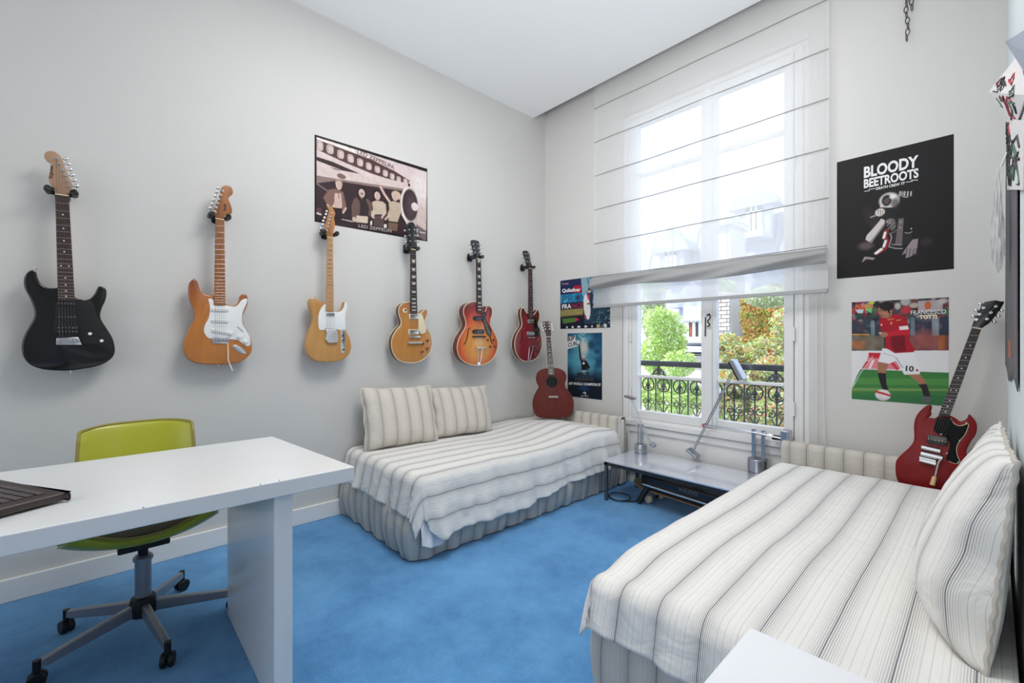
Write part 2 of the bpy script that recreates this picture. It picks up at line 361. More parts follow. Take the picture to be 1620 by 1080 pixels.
for k, (x0, x1) in enumerate(((WX0+.088, LXM-.002), (LXM+.002, WX1-.088))):
    e = .055
    sash = rect_frame('casement', x0, x1, WZ0+.022, GZ1, e, fy-.004, fy+.045, WH, win, tb=.07)
    for z in (.893, 2.55):
        h = .022 if z < 1 else .03
        bx('glazing_bar', (x0+e, fy+.004, z-h/2), (x1-e, fy+.036, z+h/2), WH, sash, bevel=.004)
    zs = [(WZ0+.09, .883), (.903, 2.535), (2.565, GZ1-.05)]
    for z0, z1 in zs: bx('pane', (x0+e-.004, fy+.018, z0-.004), (x1-e+.004, fy+.022, z1+.004), glass_mat(), sash)
    hx = x0-.004 if k == 0 else x1+.004
    for z in (.70, 1.18, 2.3): MB().cyl((hx, fy-.012, z), .008, .09, 10, bev=.002).build('hinge', WH, sash, smooth=True)
bx('meeting_rail', (LXM-.028, fy-.018, WZ0+.03), (LXM+.028, fy-.004, GZ1-.004), WH, win, bevel=.005)
mb = MB(); p = onY(1118, 510, fy-.03); mb.tube(curve([(p.x, p.y, p.z+.05), (p.x+.018, p.y, p.z+.06), (p.x+.03, p.y-.01, p.z+.035), (p.x+.012, p.y-.01, p.z+.008), (p.x+.026, p.y-.01, p.z-.018), (p.x+.005, p.y, p.z-.03)], 5, False), .005, 8)
mb.tube([(p.x-.012, p.y+.008, p.z+.04), (p.x-.012, p.y+.002, p.z-.10)], .0045, 8)
mb.build('lever_lock', mat('dark bronze', (70, 62, 60), .4, .7), win, smooth=True)
# apron panel and sill under the window
t = bpy.data.objects.new('trim_1', None); C.objects.link(t); struct(t)
bx('window_sill', (WX0-.0, W-.022, .485), (WX1+.0, W+.04, .53), WH, t, bevel=.008)
rect_frame('apron_frame', WX0+.02, WX1-.02, .10, .48, .05, W-.004, W+.032, WH, t)
bx('apron_panel', (WX0+.06, W+.014, .14), (WX1-.06, W+.032, .44), WH, t)
bx('outer_sill', (WX0, W+.12, WZ0-.1), (WX1, W+.42, WZ0+.005), mat('stone sill', (196, 190, 180), .8), t)

# ------------------------------------------------------------------ sheer roman blind in the ceiling slot
SX0, SX1, SY = -2.36, -.655, 3.172
sheer = sheer_mat('sheer voile', (250, 250, 250), .33, .5)
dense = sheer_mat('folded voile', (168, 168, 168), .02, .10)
blind = root('roman_blind', 'sheer white roman blind half lowered over the window, bunched grey near its hem', 'blind', (SX0, SY, 0))
zl = [1.735+.295*k for k in range(7)]      # batten heights
def sheet(name, z0, z1, m, y=0, wob=.004, n=60, r=24, sag=None, x0=SX0, x1=SX1):
    u = np.linspace(0, 1, n)[None, :]*np.ones((r, 1)); v = np.linspace(0, 1, r)[:, None]*np.ones((1, n))
    X = (x1-x0)*u+x0-SX0; Z0 = z0 if sag is None else z0+sag(u); Z = Z0+(z1-Z0)*v
    Y = y+wob*(np.sin(9*u+2*Z)+.6*np.sin(23*u-3*Z))*np.sin(PI*v)**.5
    return grid_obj(name, np.stack([X, Y, Z], -1), m, blind)
sheet('fabric', 1.735, 3.62, sheer, 0, .006, 70, 60)
# lower, loose part: hangs behind as a doubled fold, then the flat hem strip
sheet('hem_strip', 1.475, 1.74, sheer, -.018, .003)
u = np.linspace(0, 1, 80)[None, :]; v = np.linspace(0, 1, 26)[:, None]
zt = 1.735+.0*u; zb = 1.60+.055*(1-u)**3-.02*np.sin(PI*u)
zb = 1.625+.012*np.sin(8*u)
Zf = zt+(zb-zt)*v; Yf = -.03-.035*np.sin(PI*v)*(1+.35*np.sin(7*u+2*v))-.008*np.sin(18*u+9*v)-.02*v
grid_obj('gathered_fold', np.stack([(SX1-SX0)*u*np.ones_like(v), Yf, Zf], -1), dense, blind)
for k, z in enumerate(zl[1:]):
    mb = MB(); mb.tube([((SX1-SX0)*i/12, -.006-.002*math.sin(i), z+.002*math.sin(i*1.3)) for i in range(13)], .0032, 6)
    mb.build('batten', mat('batten tape', (150, 148, 146), .6), blind, smooth=True)
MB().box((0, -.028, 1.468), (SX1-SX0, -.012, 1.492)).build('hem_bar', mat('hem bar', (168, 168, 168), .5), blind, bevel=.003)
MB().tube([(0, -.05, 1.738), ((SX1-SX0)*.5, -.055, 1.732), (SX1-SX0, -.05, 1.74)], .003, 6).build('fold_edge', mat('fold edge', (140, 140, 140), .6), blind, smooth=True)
for x in (.33, .72, 1.12, SX1-SX0-.02): MB().tube([(x, .012, 1.75), (x, .012, 3.6)], .0016, 5).build('lift_cord', mat('cord grey', (176, 180, 190), .6), blind)
MB().box((0, -.01, 3.60), (SX1-SX0, .05, 3.66)).build('headrail', WHT, blind, bevel=.004)
cordm = mat('pull cord', (232, 230, 226), .6)
for x, zb_, sw in ((SX1-.075, .56, .0), (SX1-.04, .56, .006)):
    o = MB().tube([(x+sw*math.sin(i), SY+.045+.001*i, 3.58+(zb_-3.58)*i/14) for i in range(15)], .0022, 6).build('blind_cord', cordm, smooth=True)
    tag(o, 'thin white pull cord right of the window, '+('nearer the window' if sw == 0 else 'farther from the window'), 'cord', 'blind pull cords')

# ------------------------------------------------------------------ chain hanging from the ceiling slot at the right
ch = root('hanging_chain', 'short rusty steel link chain hanging against the wall above the black band poster', 'chain', (-.312, 3.225, 3.35))
chm = mat('chain steel', (96, 90, 86), .4, .8)
def link(c, ax, rz, parent):
    pts = []
    for k in range(10):
        a = 2*PI*k/10; pts.append((c[0]+.0085*math.cos(a)*math.cos(rz), c[1]+.0085*math.cos(a)*math.sin(rz), c[2]+.0185*math.sin(a)))
    MB().tube(pts, .0024, 6, True).build('chain_link', chm, parent, smooth=True)
for k in range(17):
    link((.004*math.sin(k), 0, -.02-.031*k), 0, 0 if k % 2 else 1.3, ch)
    if k < 12: link((.02+.003*math.cos(k), .0, -.02-.031*k), 0, 1.2 if k % 2 else .2, ch)

# ------------------------------------------------------------------ outside: balcony railing
IRON = mat('painted wrought iron', (58, 62, 70), .5, .3)
RY = 3.66
rl = root('balcony_railing', 'dark wrought iron railing with rings and scrolls outside the window', 'railing', (-1.45, RY, .45))
def loc(x, z, y=0): return (x+1.45, y, z-.45)
MB().box(loc(-2.35, .958, -.03), loc(-.55, 1.005, .03)).build('handrail', IRON, rl, bevel=.012)
MB().box(loc(-2.35, .845, -.012), loc(-.55, .860, .012)).build('upper_rail', IRON, rl, bevel=.003)
MB().box(loc(-2.35, .50, -.012), loc(-.55, .515, .012)).build('lower_rail', IRON, rl, bevel=.003)
def spiral(cx, cz, r0, turns, a0, sgn, n=16):
    return [loc(cx+r0*(1-.75*i/n)*math.cos(a0+sgn*turns*2*PI*i/n), cz+r0*(1-.75*i/n)*math.sin(a0+sgn*turns*2*PI*i/n)) for i in range(n+1)]
for k in range(12):
    cx = -2.275+.15*k
    mb = MB(); mb.tube([loc(cx+.057*math.cos(a*PI/10), .788+.057*math.sin(a*PI/10)) for a in range(20)], .006, 6, True); mb.build('ring', IRON, rl, smooth=True)
    mb = MB(); mb.tube([loc(cx, .515), loc(cx, .845)], .006, 6); mb.build('baluster', IRON, rl, smooth=True)
    mb = MB(); mb.tube([loc(cx+.075, .515), loc(cx+.075, .845)], .006, 6); mb.build('baluster', IRON, rl, smooth=True)
    mb = MB()
    mb.lathe(loc(cx, .765), [(0, -.03), (.016, -.012), (.008, .0), (.022, .018), (.010, .04), (0, .06)], 8)
    for s in (1, -1): mb.tube([loc(cx, .765), loc(cx+s*.018, .775), loc(cx+s*.03, .762), loc(cx+s*.022, .752)], .005, 6)
    mb.build('finial', IRON, rl, smooth=True)
    mb = MB()
    for s in (1, -1):
        mb.tube(spiral(cx+s*.036, .635, .03, 1.2, PI/2 if s > 0 else PI/2, s), .0045, 5)
        mb.tube([loc(cx+s*.036, .605), loc(cx+s*.02, .57), loc(cx, .53)], .0045, 5)
    mb.build('scroll', IRON, rl, smooth=True)
for x in (-2.02, -1.08, -.7):
    mb = MB()
    for s in (1, -1): mb.tube(spiral(x+s*.035, .905, .028, 1.1, PI/2, s), .006, 5); mb.tube([loc(x, .95), loc(x+s*.02, .93), loc(x+s*.07, .868)], .006, 5)
    mb.box(loc(x-.008, .86, -.008), loc(x+.008, .958, .008)); mb.build('rail_bracket', IRON, rl, smooth=True)
for x in (-2.35, -.55): MB().box(loc(x-.012, .45, -.012), loc(x+.012, .96, .012)).build('post', IRON, rl)

# ------------------------------------------------------------------ outside: the house across the court
FY = 13.0
def fpt(u, v, y=FY): return onY(u, v, y)
STONE = mat('pale limestone', (206, 200, 190), .85, noise=(2.5, .1), bump=(14, .4, .03))
ZINC = mat('zinc roof', (178, 182, 192), .5, noise=(3, .12))
SLATE = mat('slate roof', (172, 176, 188), .6, noise=(5, .2))
WOODS = mat('red brown shutter', (150, 82, 46), .6)
DARKG = mat('dark window glass', (70, 78, 90), .15)
house = root('town_house', 'pale stone town house with slate mansard roof across the court', 'building', (fpt(1100, 560).x, FY, -6))
hx, hz = house.location.x, -6
def hb(name, u0, v0, u1, v1, m, y0=0, y1=.3, parent=None, bevel=0, Y=None):
    a = fpt(u0, v0, FY+y0); b = fpt(u1, v1, FY+y0)
    return MB().box((min(a.x, b.x)-hx, y0, min(a.z, b.z)-hz), (max(a.x, b.x)-hx, y1, max(a.z, b.z)-hz)).build(name, m, parent or house, bevel=bevel)
MB().box((-9, .1, 0), (12, 5, 6.95-.2)).build('wall', STONE, house)
hb('cornice', 1000, 548, 1290, 556, mat('white cornice', (225, 222, 215), .7), -.35, .1, bevel=.05)
hb('cornice_molding', 1000, 558, 1290, 565, STONE, -.2, .1, bevel=.04)
mb = MB(); z1 = fpt(1150, 548).z-hz; z2 = fpt(1150, 352, FY+1.6).z-hz
mb.add([(-9, .1, z1), (12, .1, z1), (12, 1.6, z2), (-9, 1.6, z2), (-9, 5, z1), (12, 5, z1), (12, 3.4, z2+.5), (-9, 3.4, z2+.5)], [(0, 1, 2, 3), (3, 2, 6, 7), (7, 6, 5, 4), (0, 3, 7, 4), (1, 5, 6, 2)]); mb.build('mansard_roof', SLATE, house)
for k in range(26):                       # standing seams
    x = -8.6+.8*k; mb = MB(); mb.tube([(x, .08, z1), (x, 1.58, z2)], .03, 5); mb.build('roof_seam', ZINC, house)
def dormer(u0, u1, vt, vb, y=-.25):
    a = fpt(u0, vt, FY+y); b = fpt(u1, vb, FY+y); x0, x1 = a.x-hx, b.x-hx; zt, zb = a.z-hz, b.z-hz; w = x1-x0
    d = MB().box((x0-.22, y+.06, zb-.1), (x1+.22, 1.2, zt+.12)).build('dormer', ZINC, house)
    mb = MB(); out = [(x0-.45, zt+.0), (x0-.3, zt+.32), (x0+w*.2, zt+.62), ((x0+x1)/2, zt+.78), (x1-w*.2, zt+.62), (x1+.3, zt+.32), (x1+.45, zt+.0)]
    vs = [(x, y-.12, z) for x, z in out]+[(x, 1.4, z) for x, z in out]; n = len(out)
    mb.add(vs, [tuple(range(n)), tuple(range(n, 2*n))[::-1]]+[(i, n+i, n+(i+1) % n, (i+1) % n) for i in range(n)]); mb.build('hood', SLATE, d)
    mb = MB(); e = .12
    mb.box((x0, y-.02, zb), (x0+e, y+.1, zt)); mb.box((x1-e, y-.02, zb), (x1, y+.1, zt)); mb.box((x0, y-.02, zb), (x1, y+.1, zb+e)); mb.box((x0, y-.02, zt-e), (x1, y+.1, zt)); mb.box(((x0+x1)/2-.04, y-.02, zb), ((x0+x1)/2+.04, y+.1, zt))
    mb.build('window_frame', WHT, d)
    MB().box((x0+.05, y+.04, zb+.05), (x1-.05, y+.05, zt-.05)).build('window_pane', DARKG, d)
    MB().box((x0-.08, y-.16, zb-.04), (x1+.08, y-.03, zb+.14)).build('sill', STONE, d)
    return d, x0, x1, zb, zt
d, x0, x1, zb, zt = dormer(1084, 1112, 486, 540)
MB().box((x0+.14, -.26, zb+.1), (x0+.5*(x1-x0)-.06, -.22, zt-.3)).build('shutter', WOODS, d)
for k in range(8):                        # scalloped valance, stripe by stripe
    xa = x0+(x1-x0)*k/8; xb = x0+(x1-x0)*(k+1)/8
    MB().prism([(xa, zt-.38), ((xa+xb)/2, zt-.46), (xb, zt-.38), (xb, zt), (xa, zt)], .30, .38).build('valance_stripe', WHT if k % 2 else mat('pale blue stripe', (190, 205, 228), .7), d).rotation_euler = (PI/2, 0, 0)
dormer(1180, 1205, 330, 372, .9); dormer(1052, 1070, 400, 440, .6); dormer(1190, 1206, 512, 540, -.1)
# brick gable with courses picked out
gb = root('brick_gable', 'pale brick gable wall and chimney seen between the right window pane and the ivy', 'building', (fpt(1146, 500, 12).x, 12, -6))
BR = [mat('brick pale', (214, 204, 196), .9, noise=(9, .12)), mat('brick grey', (198, 190, 184), .9, noise=(9, .12)), mat('brick rose', (206, 188, 180), .9, noise=(9, .12))]
ga = fpt(1131, 455, 12); gc = fpt(1154, 522, 12); gx = gb.location.x
MB().box((ga.x-gx-.3, .05, 0), (gc.x-gx+.02, 1.0, ga.z+6+1.6)).build('wall', mat('mortar', (205, 200, 192), .9), gb)
bh, bw = .105, .30; cub = {}
r0 = 0; zz = gc.z
while zz < ga.z+.6:
    xx = ga.x-.28-(bw/2 if r0 % 2 else 0)
    while xx < gc.x:
        xa, xb = max(xx, ga.x-.3), min(xx+bw-.02, gc.x)
        if xb-xa > .05:
            key = (round(xb-xa, 2), random.randrange(3))
            if key not in cub:
                o = MB().box((0, 0, 0), (key[0], .06, bh-.02)).build('brick', BR[key[1]], gb); cub[key] = o
            else: o = cub[key].copy(); C.objects.link(o); o.parent = gb
            o.location = (xa-gx, random.uniform(-.012, 0), zz+6)
        xx += bw
    zz += bh; r0 += 1
MB().box((ga.x-gx-.35, -.1, ga.z+6+1.6), (gc.x-gx+.1, 1.1, ga.z+6+1.8)).build('coping', STONE, gb, bevel=.03)

def leaves(name, blobs, n, cols, size, parent, m):
    """many small folded leaves spread through ellipsoidal clumps"""
    rs = np.random.RandomState(len(name)+n); V = []; Cc = []
    tot = sum(b[3]*b[4]*b[5] for b in blobs)**1; F = []
    for (cx, cy, cz, rx, ry, rz) in blobs:
        k = int(n*(rx*ry*rz)/tot)
        d = rs.normal(size=(k, 3)); d /= np.linalg.norm(d, axis=1)[:, None]; rad = rs.uniform(.55, 1.05, (k, 1)); P = d*rad*np.array([rx, ry, rz])+np.array([cx, cy, cz])
        a = rs.normal(size=(k, 3)); a /= np.linalg.norm(a, axis=1)[:, None]; b = np.cross(a, rs.normal(size=(k, 3))); b /= np.linalg.norm(b, axis=1)[:, None]
        s = size*rs.uniform(.6, 1.3, (k, 1)); c = np.array(cols)[rs.randint(0, len(cols), k)]*rs.uniform(.75, 1.2, (k, 1))
        V.append(np.stack([P-a*s, P-b*s*.55, P+a*s, P+b*s*.55], 1)); Cc.append(np.repeat(np.clip(c, 0, 1)[:, None], 4, 1))
    V = np.concatenate(V).reshape(-1, 3); Cc = np.concatenate(Cc).reshape(-1, 3); nv = len(V)
    me = bpy.data.meshes.new(name); me.vertices.add(nv); me.vertices.foreach_set('co', V.reshape(-1).astype(np.float32))
    me.loops.add(nv); me.loops.foreach_set('vertex_index', np.arange(nv, dtype=np.int32)); me.polygons.add(nv//4); me.polygons.foreach_set('loop_start', np.arange(0, nv, 4, dtype=np.int32)); me.update(calc_edges=True)
    at = me.color_attributes.new('Col', 'FLOAT_COLOR', 'POINT'); cc = np.ones((nv, 4), np.float32); cc[:, :3] = Cc; at.data.foreach_set('color', cc.reshape(-1))
    me.materials.append(m); o = bpy.data.objects.new(name, me); C.objects.link(o); o.parent = parent; o['kind'] = 'stuff'; return o
LEAF = vcol_mat('leaves', .6, 0, .35)
BARK = mat('bark', (92, 78, 66), .9, noise=(12, .3))
def tree(label, x, y, zc, blobs, n, cols, size, group='garden trees'):
    t = root('tree', label, 'tree', (x, y, -6), 0, group)
    mb = MB(); mb.tube([(0, 0, 0), (.06, .05, 2.5), (-.05, 0, zc+6-2.4)], [.2, .16, .08], 8)
    for k in range(6): a = k*1.05; mb.tube([(0, 0, zc+6-3.0+.1*k), (.5*math.cos(a), .5*math.sin(a), zc+6-2.4+.1*k)], [.05, .02], 6)
    mb.build('trunk', BARK, t, smooth=True)
    leaves('foliage', [(bx_-x, by-y, bz+6, rx, ry, rz) for bx_, by, bz, rx, ry, rz in blobs], n, cols, size, t, LEAF)
    return t
G1 = [lin((196, 222, 120)), lin((214, 232, 150)), lin((170, 204, 100)), lin((236, 242, 190))]
G2 = [lin((176, 204, 100)), lin((210, 210, 120)), lin((222, 160, 90)), lin((200, 210, 140)), lin((160, 196, 96)), lin((226, 140, 96))]
G3 = [lin((216, 222, 190)), lin((232, 232, 214)), lin((190, 212, 140)), lin((206, 212, 180))]
def blob(u, v, y, ru, rv, ry=.6):
    p = onY(u, v, y); s = y/ray(u, v).y; return (p.x, y, p.z, ru*s*.9, ry, rv*s)
b = [blob(1040, 560, 8, 20, 30), blob(1062, 545, 8.4, 14, 26), blob(1045, 510, 8.2, 13, 24), blob(1075, 575, 8, 16, 22), blob(1040, 620, 8, 25, 30), blob(1080, 630, 8, 26, 30), blob(1055, 505, 8.6, 10, 16), blob(1068, 520, 8.6, 8, 12)]
tree('yellow green leafy tree behind the left window pane', b[0][0], 8.1, b[0][2], b, 13000, G1, .036)
b = [blob(1165, 560, 9.5, 24, 20), blob(1210, 555, 9.5, 30, 22), blob(1240, 520, 9.8, 14, 34), blob(1150, 545, 9.5, 16, 18), blob(1225, 580, 9, 30, 18), blob(1175, 600, 9, 40, 24), blob(1230, 640, 9, 40, 40), blob(1160, 650, 9, 40, 30)]
tree('green and russet shrub tree behind the right window pane', b[1][0], 9.4, b[1][2], b, 24000, G2+G3, .036)
b = [blob(1035, 500, 10.5, 12, 40), blob(1150, 452, 10.5, 8, 10), blob(1215, 470, 10.5, 34, 16), blob(1034, 450, 10.5, 10, 20)]
tree('pale silvery tree whose top shows above the ivy', b[2][0], 10.4, b[2][2], b, 10000, G3, .04)
iv = root('ivy', 'red orange and green ivy climbing over the stone house in the right window pane', 'ivy', (fpt(1205, 505, 12).x, 12, fpt(1205, 505, 12).z-2))
ivb = [blob(1200, 560, 12, 46, 36, .1), blob(1225, 500, 12, 34, 50, .1), blob(1195, 500, 12, 26, 40, .1), blob(1186, 492, 12, 14, 14, .15), blob(1200, 495, 12, 18, 24, .15), blob(1225, 500, 12, 16, 22, .15), blob(1180, 478, 12, 10, 8, .12), blob(1175, 545, 12, 20, 12, .15), blob(1215, 540, 12, 22, 14, .15), blob(1205, 470, 12, 20, 8, .12)]
o = leaves('foliage', [(a-iv.location.x, b_-12, c-iv.location.z, d_, e, f) for a, b_, c, d_, e, f in ivb], 26000, [lin((222, 180, 90)), lin((186, 208, 96)), lin((226, 146, 90)), lin((166, 200, 90)), lin((230, 190, 110)), lin((206, 160, 110)), lin((214, 220, 140))], .042, iv, LEAF)
struct(bx('trim_2', (-14, 3.9, -6.3), (14, 20, -6), mat('court paving', (150, 146, 138), .9)))
# ------------------------------------------------------------------ beds
STR = stripe_mat('striped bed linen', .118)
STR2 = stripe_mat('striped bed linen with wide bands', .122)
STRS = stripe_mat('striped valance', .09, (96, 94, 98), (208, 203, 194), strength=1)
STRC = stripe_mat('striped cushion cover', .098, (104, 102, 106), (216, 209, 198), strength=.9)
SHEETM = mat('white sheet', (240, 240, 244), .8, bump=(8, .4, .02))
MATTR = mat('mattress ticking', (226, 224, 218), .85)
def wrk(a, b, seed, amp, fr=9, n=7, aniso=(1, 1)):
    rs = np.random.RandomState(seed); z = 0
    for k in range(n):
        th = rs.uniform(0, PI); f = fr*rs.uniform(.5, 1.8); ph = rs.uniform(0, 6.28); s = a*aniso[0]*math.cos(th)+b*aniso[1]*math.sin(th)
        z = z+(1-np.abs(np.sin(f*s+ph+.8*np.sin(2.3*a*math.sin(th)-3.1*b*math.cos(th)+ph))))**2*rs.uniform(.4, 1)
    return amp*(z/n-.25)
def bedspread(name, xw, xf, yn, yf, ztop, A, B, m, label, group, seed, wave=.02, extra=None, na=150, nb=230, r=.05, hemA=None):
    """cover over a mattress: xw wall side, xf open side, yn near end, yf far end; A, B overhangs"""
    sg = 1 if xf > xw else -1; Wd = abs(xf-xw)-r; Ln = (yf-yn)-r
    a = np.linspace(0, 1, na)[None, :]*np.ones((nb, 1)); b = np.linspace(0, 1, nb)[:, None]*np.ones((1, na))
    Am = A if hemA is None else hemA(b)
    a = a*(Wd+Am); b = b*(Ln+B)
    ao = np.maximum(0, a-Wd); bo = np.maximum(0, b-Ln); D = np.hypot(ao, bo); Ds = np.where(D > 1e-9, D, 1); dx, dy = ao/Ds, bo/Ds
    q = r*PI/2
    out = np.where(D < q, r*np.sin(np.minimum(D, q)/r), r+(D-q)*.10); drop = np.where(D < q, r*(1-np.cos(np.minimum(D, q)/r)), r+(D-q)*.98)
    hang = np.clip((D-q*.6)/.3, 0, 1)
    al = b*np.abs(dx)+a*np.abs(dy)
    al = al; wv = np.sin(al*21+seed)+.6*np.sin(al*37+2*seed)+.4*np.sin(al*61+hang*2)
    wv = wv*np.clip(dx**2-dy**2, -1, 1)**2; out = out+hang*wave*wv+.040*hang
    x = np.minimum(a, Wd)+out*dx; y = np.minimum(b, Ln)+out*dy
    z = ztop-drop+(1-hang)*wrk(a, b, seed, .016, 7)+hang*wrk(a, b, seed+5, .012, 16, aniso=(.6, 2))*.8
    X = xw+sg*(x); Y = yf-y
    if extra is not None: z = z+extra(X, Y)*(1-hang*.7)
    z = np.maximum(z, .012)
    X = X+sg*hang*dx*(wrk(a, b, seed+9, .034, 8, aniso=(.55, 1.5))+wrk(a, b, seed+21, .012, 26, aniso=(.5, 1.4))); Y = Y-hang*dy*wrk(a, b, seed+11, .03, 8, aniso=(1.5, .55))
    o = grid_obj(name, np.stack([X, Y, z], -1), m, None, np.stack([a, b], -1))
    s = o.modifiers.new('cloth thickness', 'SOLIDIFY'); s.thickness = .004; s.offset = -1
    return tag(o, label, 'bedspread', group)
def valance(parent, pts, z0, z1, m, puff=.012, seed=0, amp=.0):
    """striped skirt round the base: open polyline of (x, y)"""
    P = []; U = []; s0 = 0; rows = 14
    fine = []
    for i in range(len(pts)-1):
        p, q = Vector(pts[i]), Vector(pts[i+1]); n = max(2, int((q-p).length/.012)); nr = Vector(((q-p).y, -(q-p).x)).normalized()
        for k in range(n+(i == len(pts)-2)): t = k/n; fine.append((p.lerp(q, t), nr, s0+(q-p).length*t))
        s0 += (q-p).length
    S = np.array([f[2] for f in fine]); XY = np.array([f[0][:] for f in fine]); NR = np.array([f[1][:] for f in fine])
    v = np.linspace(0, 1, rows)[:, None]
    d = puff*np.sin(PI*v)*(1+.5*np.sin(S*9+seed)[None, :])+amp*(np.sin(S*38+seed)[None, :]*(1-v)+.5*np.sin(S*71)[None, :]*(1-v))
    X = XY[None, :, 0]+NR[None, :, 0]*d; Y = XY[None, :, 1]+NR[None, :, 1]*d; Z = z0+(z1-z0)*v+0*X
    o = grid_obj('valance', np.stack([X, Y, Z], -1), m, parent, np.stack([S[None, :]+0*v, Z], -1)); return o
# left bed, along the left wall
bl = root('bed', 'single bed along the left wall below the guitars, with striped valance', 'bed', (-2.53, 2.15, 0))
def bedpart(lo, hi, name, m, par, bevel=0):
    o = par.location; return bx(name, tuple(lo[i]-o[i] for i in range(3)), tuple(hi[i]-o[i] for i in range(3)), m, par, bevel)
bedpart((-2.99, 1.24, .04), (-2.10, 3.07, .24), 'bed_base', MATTR, bl, .02)
bedpart((-3.0, 1.235, .24), (-2.09, 3.08, .415), 'mattress', MATTR, bl, .05)
o_ = valance(bl, [(-3.0-bl.location.x, 1.215-bl.location.y), (-2.11-bl.location.x, 1.205-bl.location.y), (-2.075-bl.location.x, 1.24-bl.location.y), (-2.065-bl.location.x, 3.07-bl.location.y)], .008, .27, STRS, .018, 1, .008)
def headboard(par, x0, x1, y, h=.56):
    lx, ly = par.location.x, par.location.y
    n = 60; pr = [(y-.035, .02), (y-.04, h-.03), (y-.03, h-.006), (y-.015, h), (y+.015, h), (y+.03, h-.006), (y+.038, h-.03), (y+.038, .02)]
    P = np.zeros((len(pr), n, 3)); UV = np.zeros((len(pr), n, 2)); s = 0
    for i, (yy, zz) in enumerate(pr):
        if i: s += math.hypot(pr[i][0]-pr[i-1][0], pr[i][1]-pr[i-1][1])
        P[i, :, 0] = np.linspace(x0, x1, n)-lx; P[i, :, 1] = yy-ly+.004*np.sin(np.linspace(0, 20, n)); P[i, :, 2] = zz; UV[i, :, 0] = np.linspace(0, x1-x0, n); UV[i, :, 1] = s
    o = grid_obj('footboard', P[::-1], STRS, par, UV[::-1])
    MB().box((x0-lx, y-.025-ly, .02), (x1-lx, y+.025-ly, h-.02)).build('board_core', MATTR, o, bevel=.01)
    return o
headboard(bl, -3.02, -2.045, 3.13)
def bumpL(X, Y):
    return .055*np.exp(-((Y-2.80)/.26)**2-((X+2.45)/.42)**2)-.012*np.exp(-((Y-2.2)/.3)**2)-.09*np.clip((Y-2.98)/.12, 0, 1)*0
def hemL(b): 
    # hangs lowest at the near corner, shorter towards the window
    t = b/np.max(b); return .26+.125*np.clip(t, 0, 1)**.7+.015*np.sin(t*14)-.15*np.clip((t-.86)/.06, 0, 1)
spL = bedspread('bedspread', -2.995, -2.075, 1.235, 3.10, .447, .3, .235, STR, 'rumpled cream bedspread with fine dark stripes on the bed along the left wall', None, 3, .013, bumpL, hemA=hemL)
# white sheet showing at the near corner of the left bed
pp = np.linspace(0, 1, 26)[None, :]; qq = np.linspace(0, 1, 22)[:, None]
X = -2.053+.024*qq+.005*np.sin(14*pp+3*qq)*qq; Y = 1.235+.15*pp+0*qq; Z = .27-.165*qq-.03*np.sin(2.6*pp)*qq
o = grid_obj('bed_sheet', np.stack([X, Y, Z], -1), SHEETM); tag(o, 'white sheet corner hanging out between spread and valance of the left bed', 'sheet')

# right bed, along the right wall
br = root('bed', 'single bed along the right wall, running from the window towards the white side table', 'bed', (-.42, 2.15, 0))
bedpart((-.86, 1.19, .04), (.03, 3.07, .24), 'bed_base', MATTR, br, .02)
bedpart((-.87, 1.185, .24), (.035, 2.955, .425), 'mattress', MATTR, br, .05)
valance(br, [(-.875-br.location.x, 3.07-br.location.y), (-.875-br.location.x, 1.20-br.location.y), (-.84-br.location.x, 1.165-br.location.y), (.035-br.location.x, 1.16-br.location.y)], .008, .34, STRS, .02, 4, .006)
headboard(br, -.885, .035, 3.13)
def bumpR(X, Y): return .02*np.exp(-((Y-1.6)/.3)**2-((X+.45)/.3)**2)+.015*np.exp(-((Y-2.6)/.35)**2-((X+.4)/.4)**2)-.03*np.exp(-((Y-1.22)/.1)**2-((X+.86)/.18)**2)
spR = bedspread('bedspread', .04, -.89, 1.135, 2.965, .462, .15, .20, STR2, 'cream striped bedspread on the right bed, its near corner hanging out', None, 8, .012, bumpR, na=170, nb=240, r=.06)

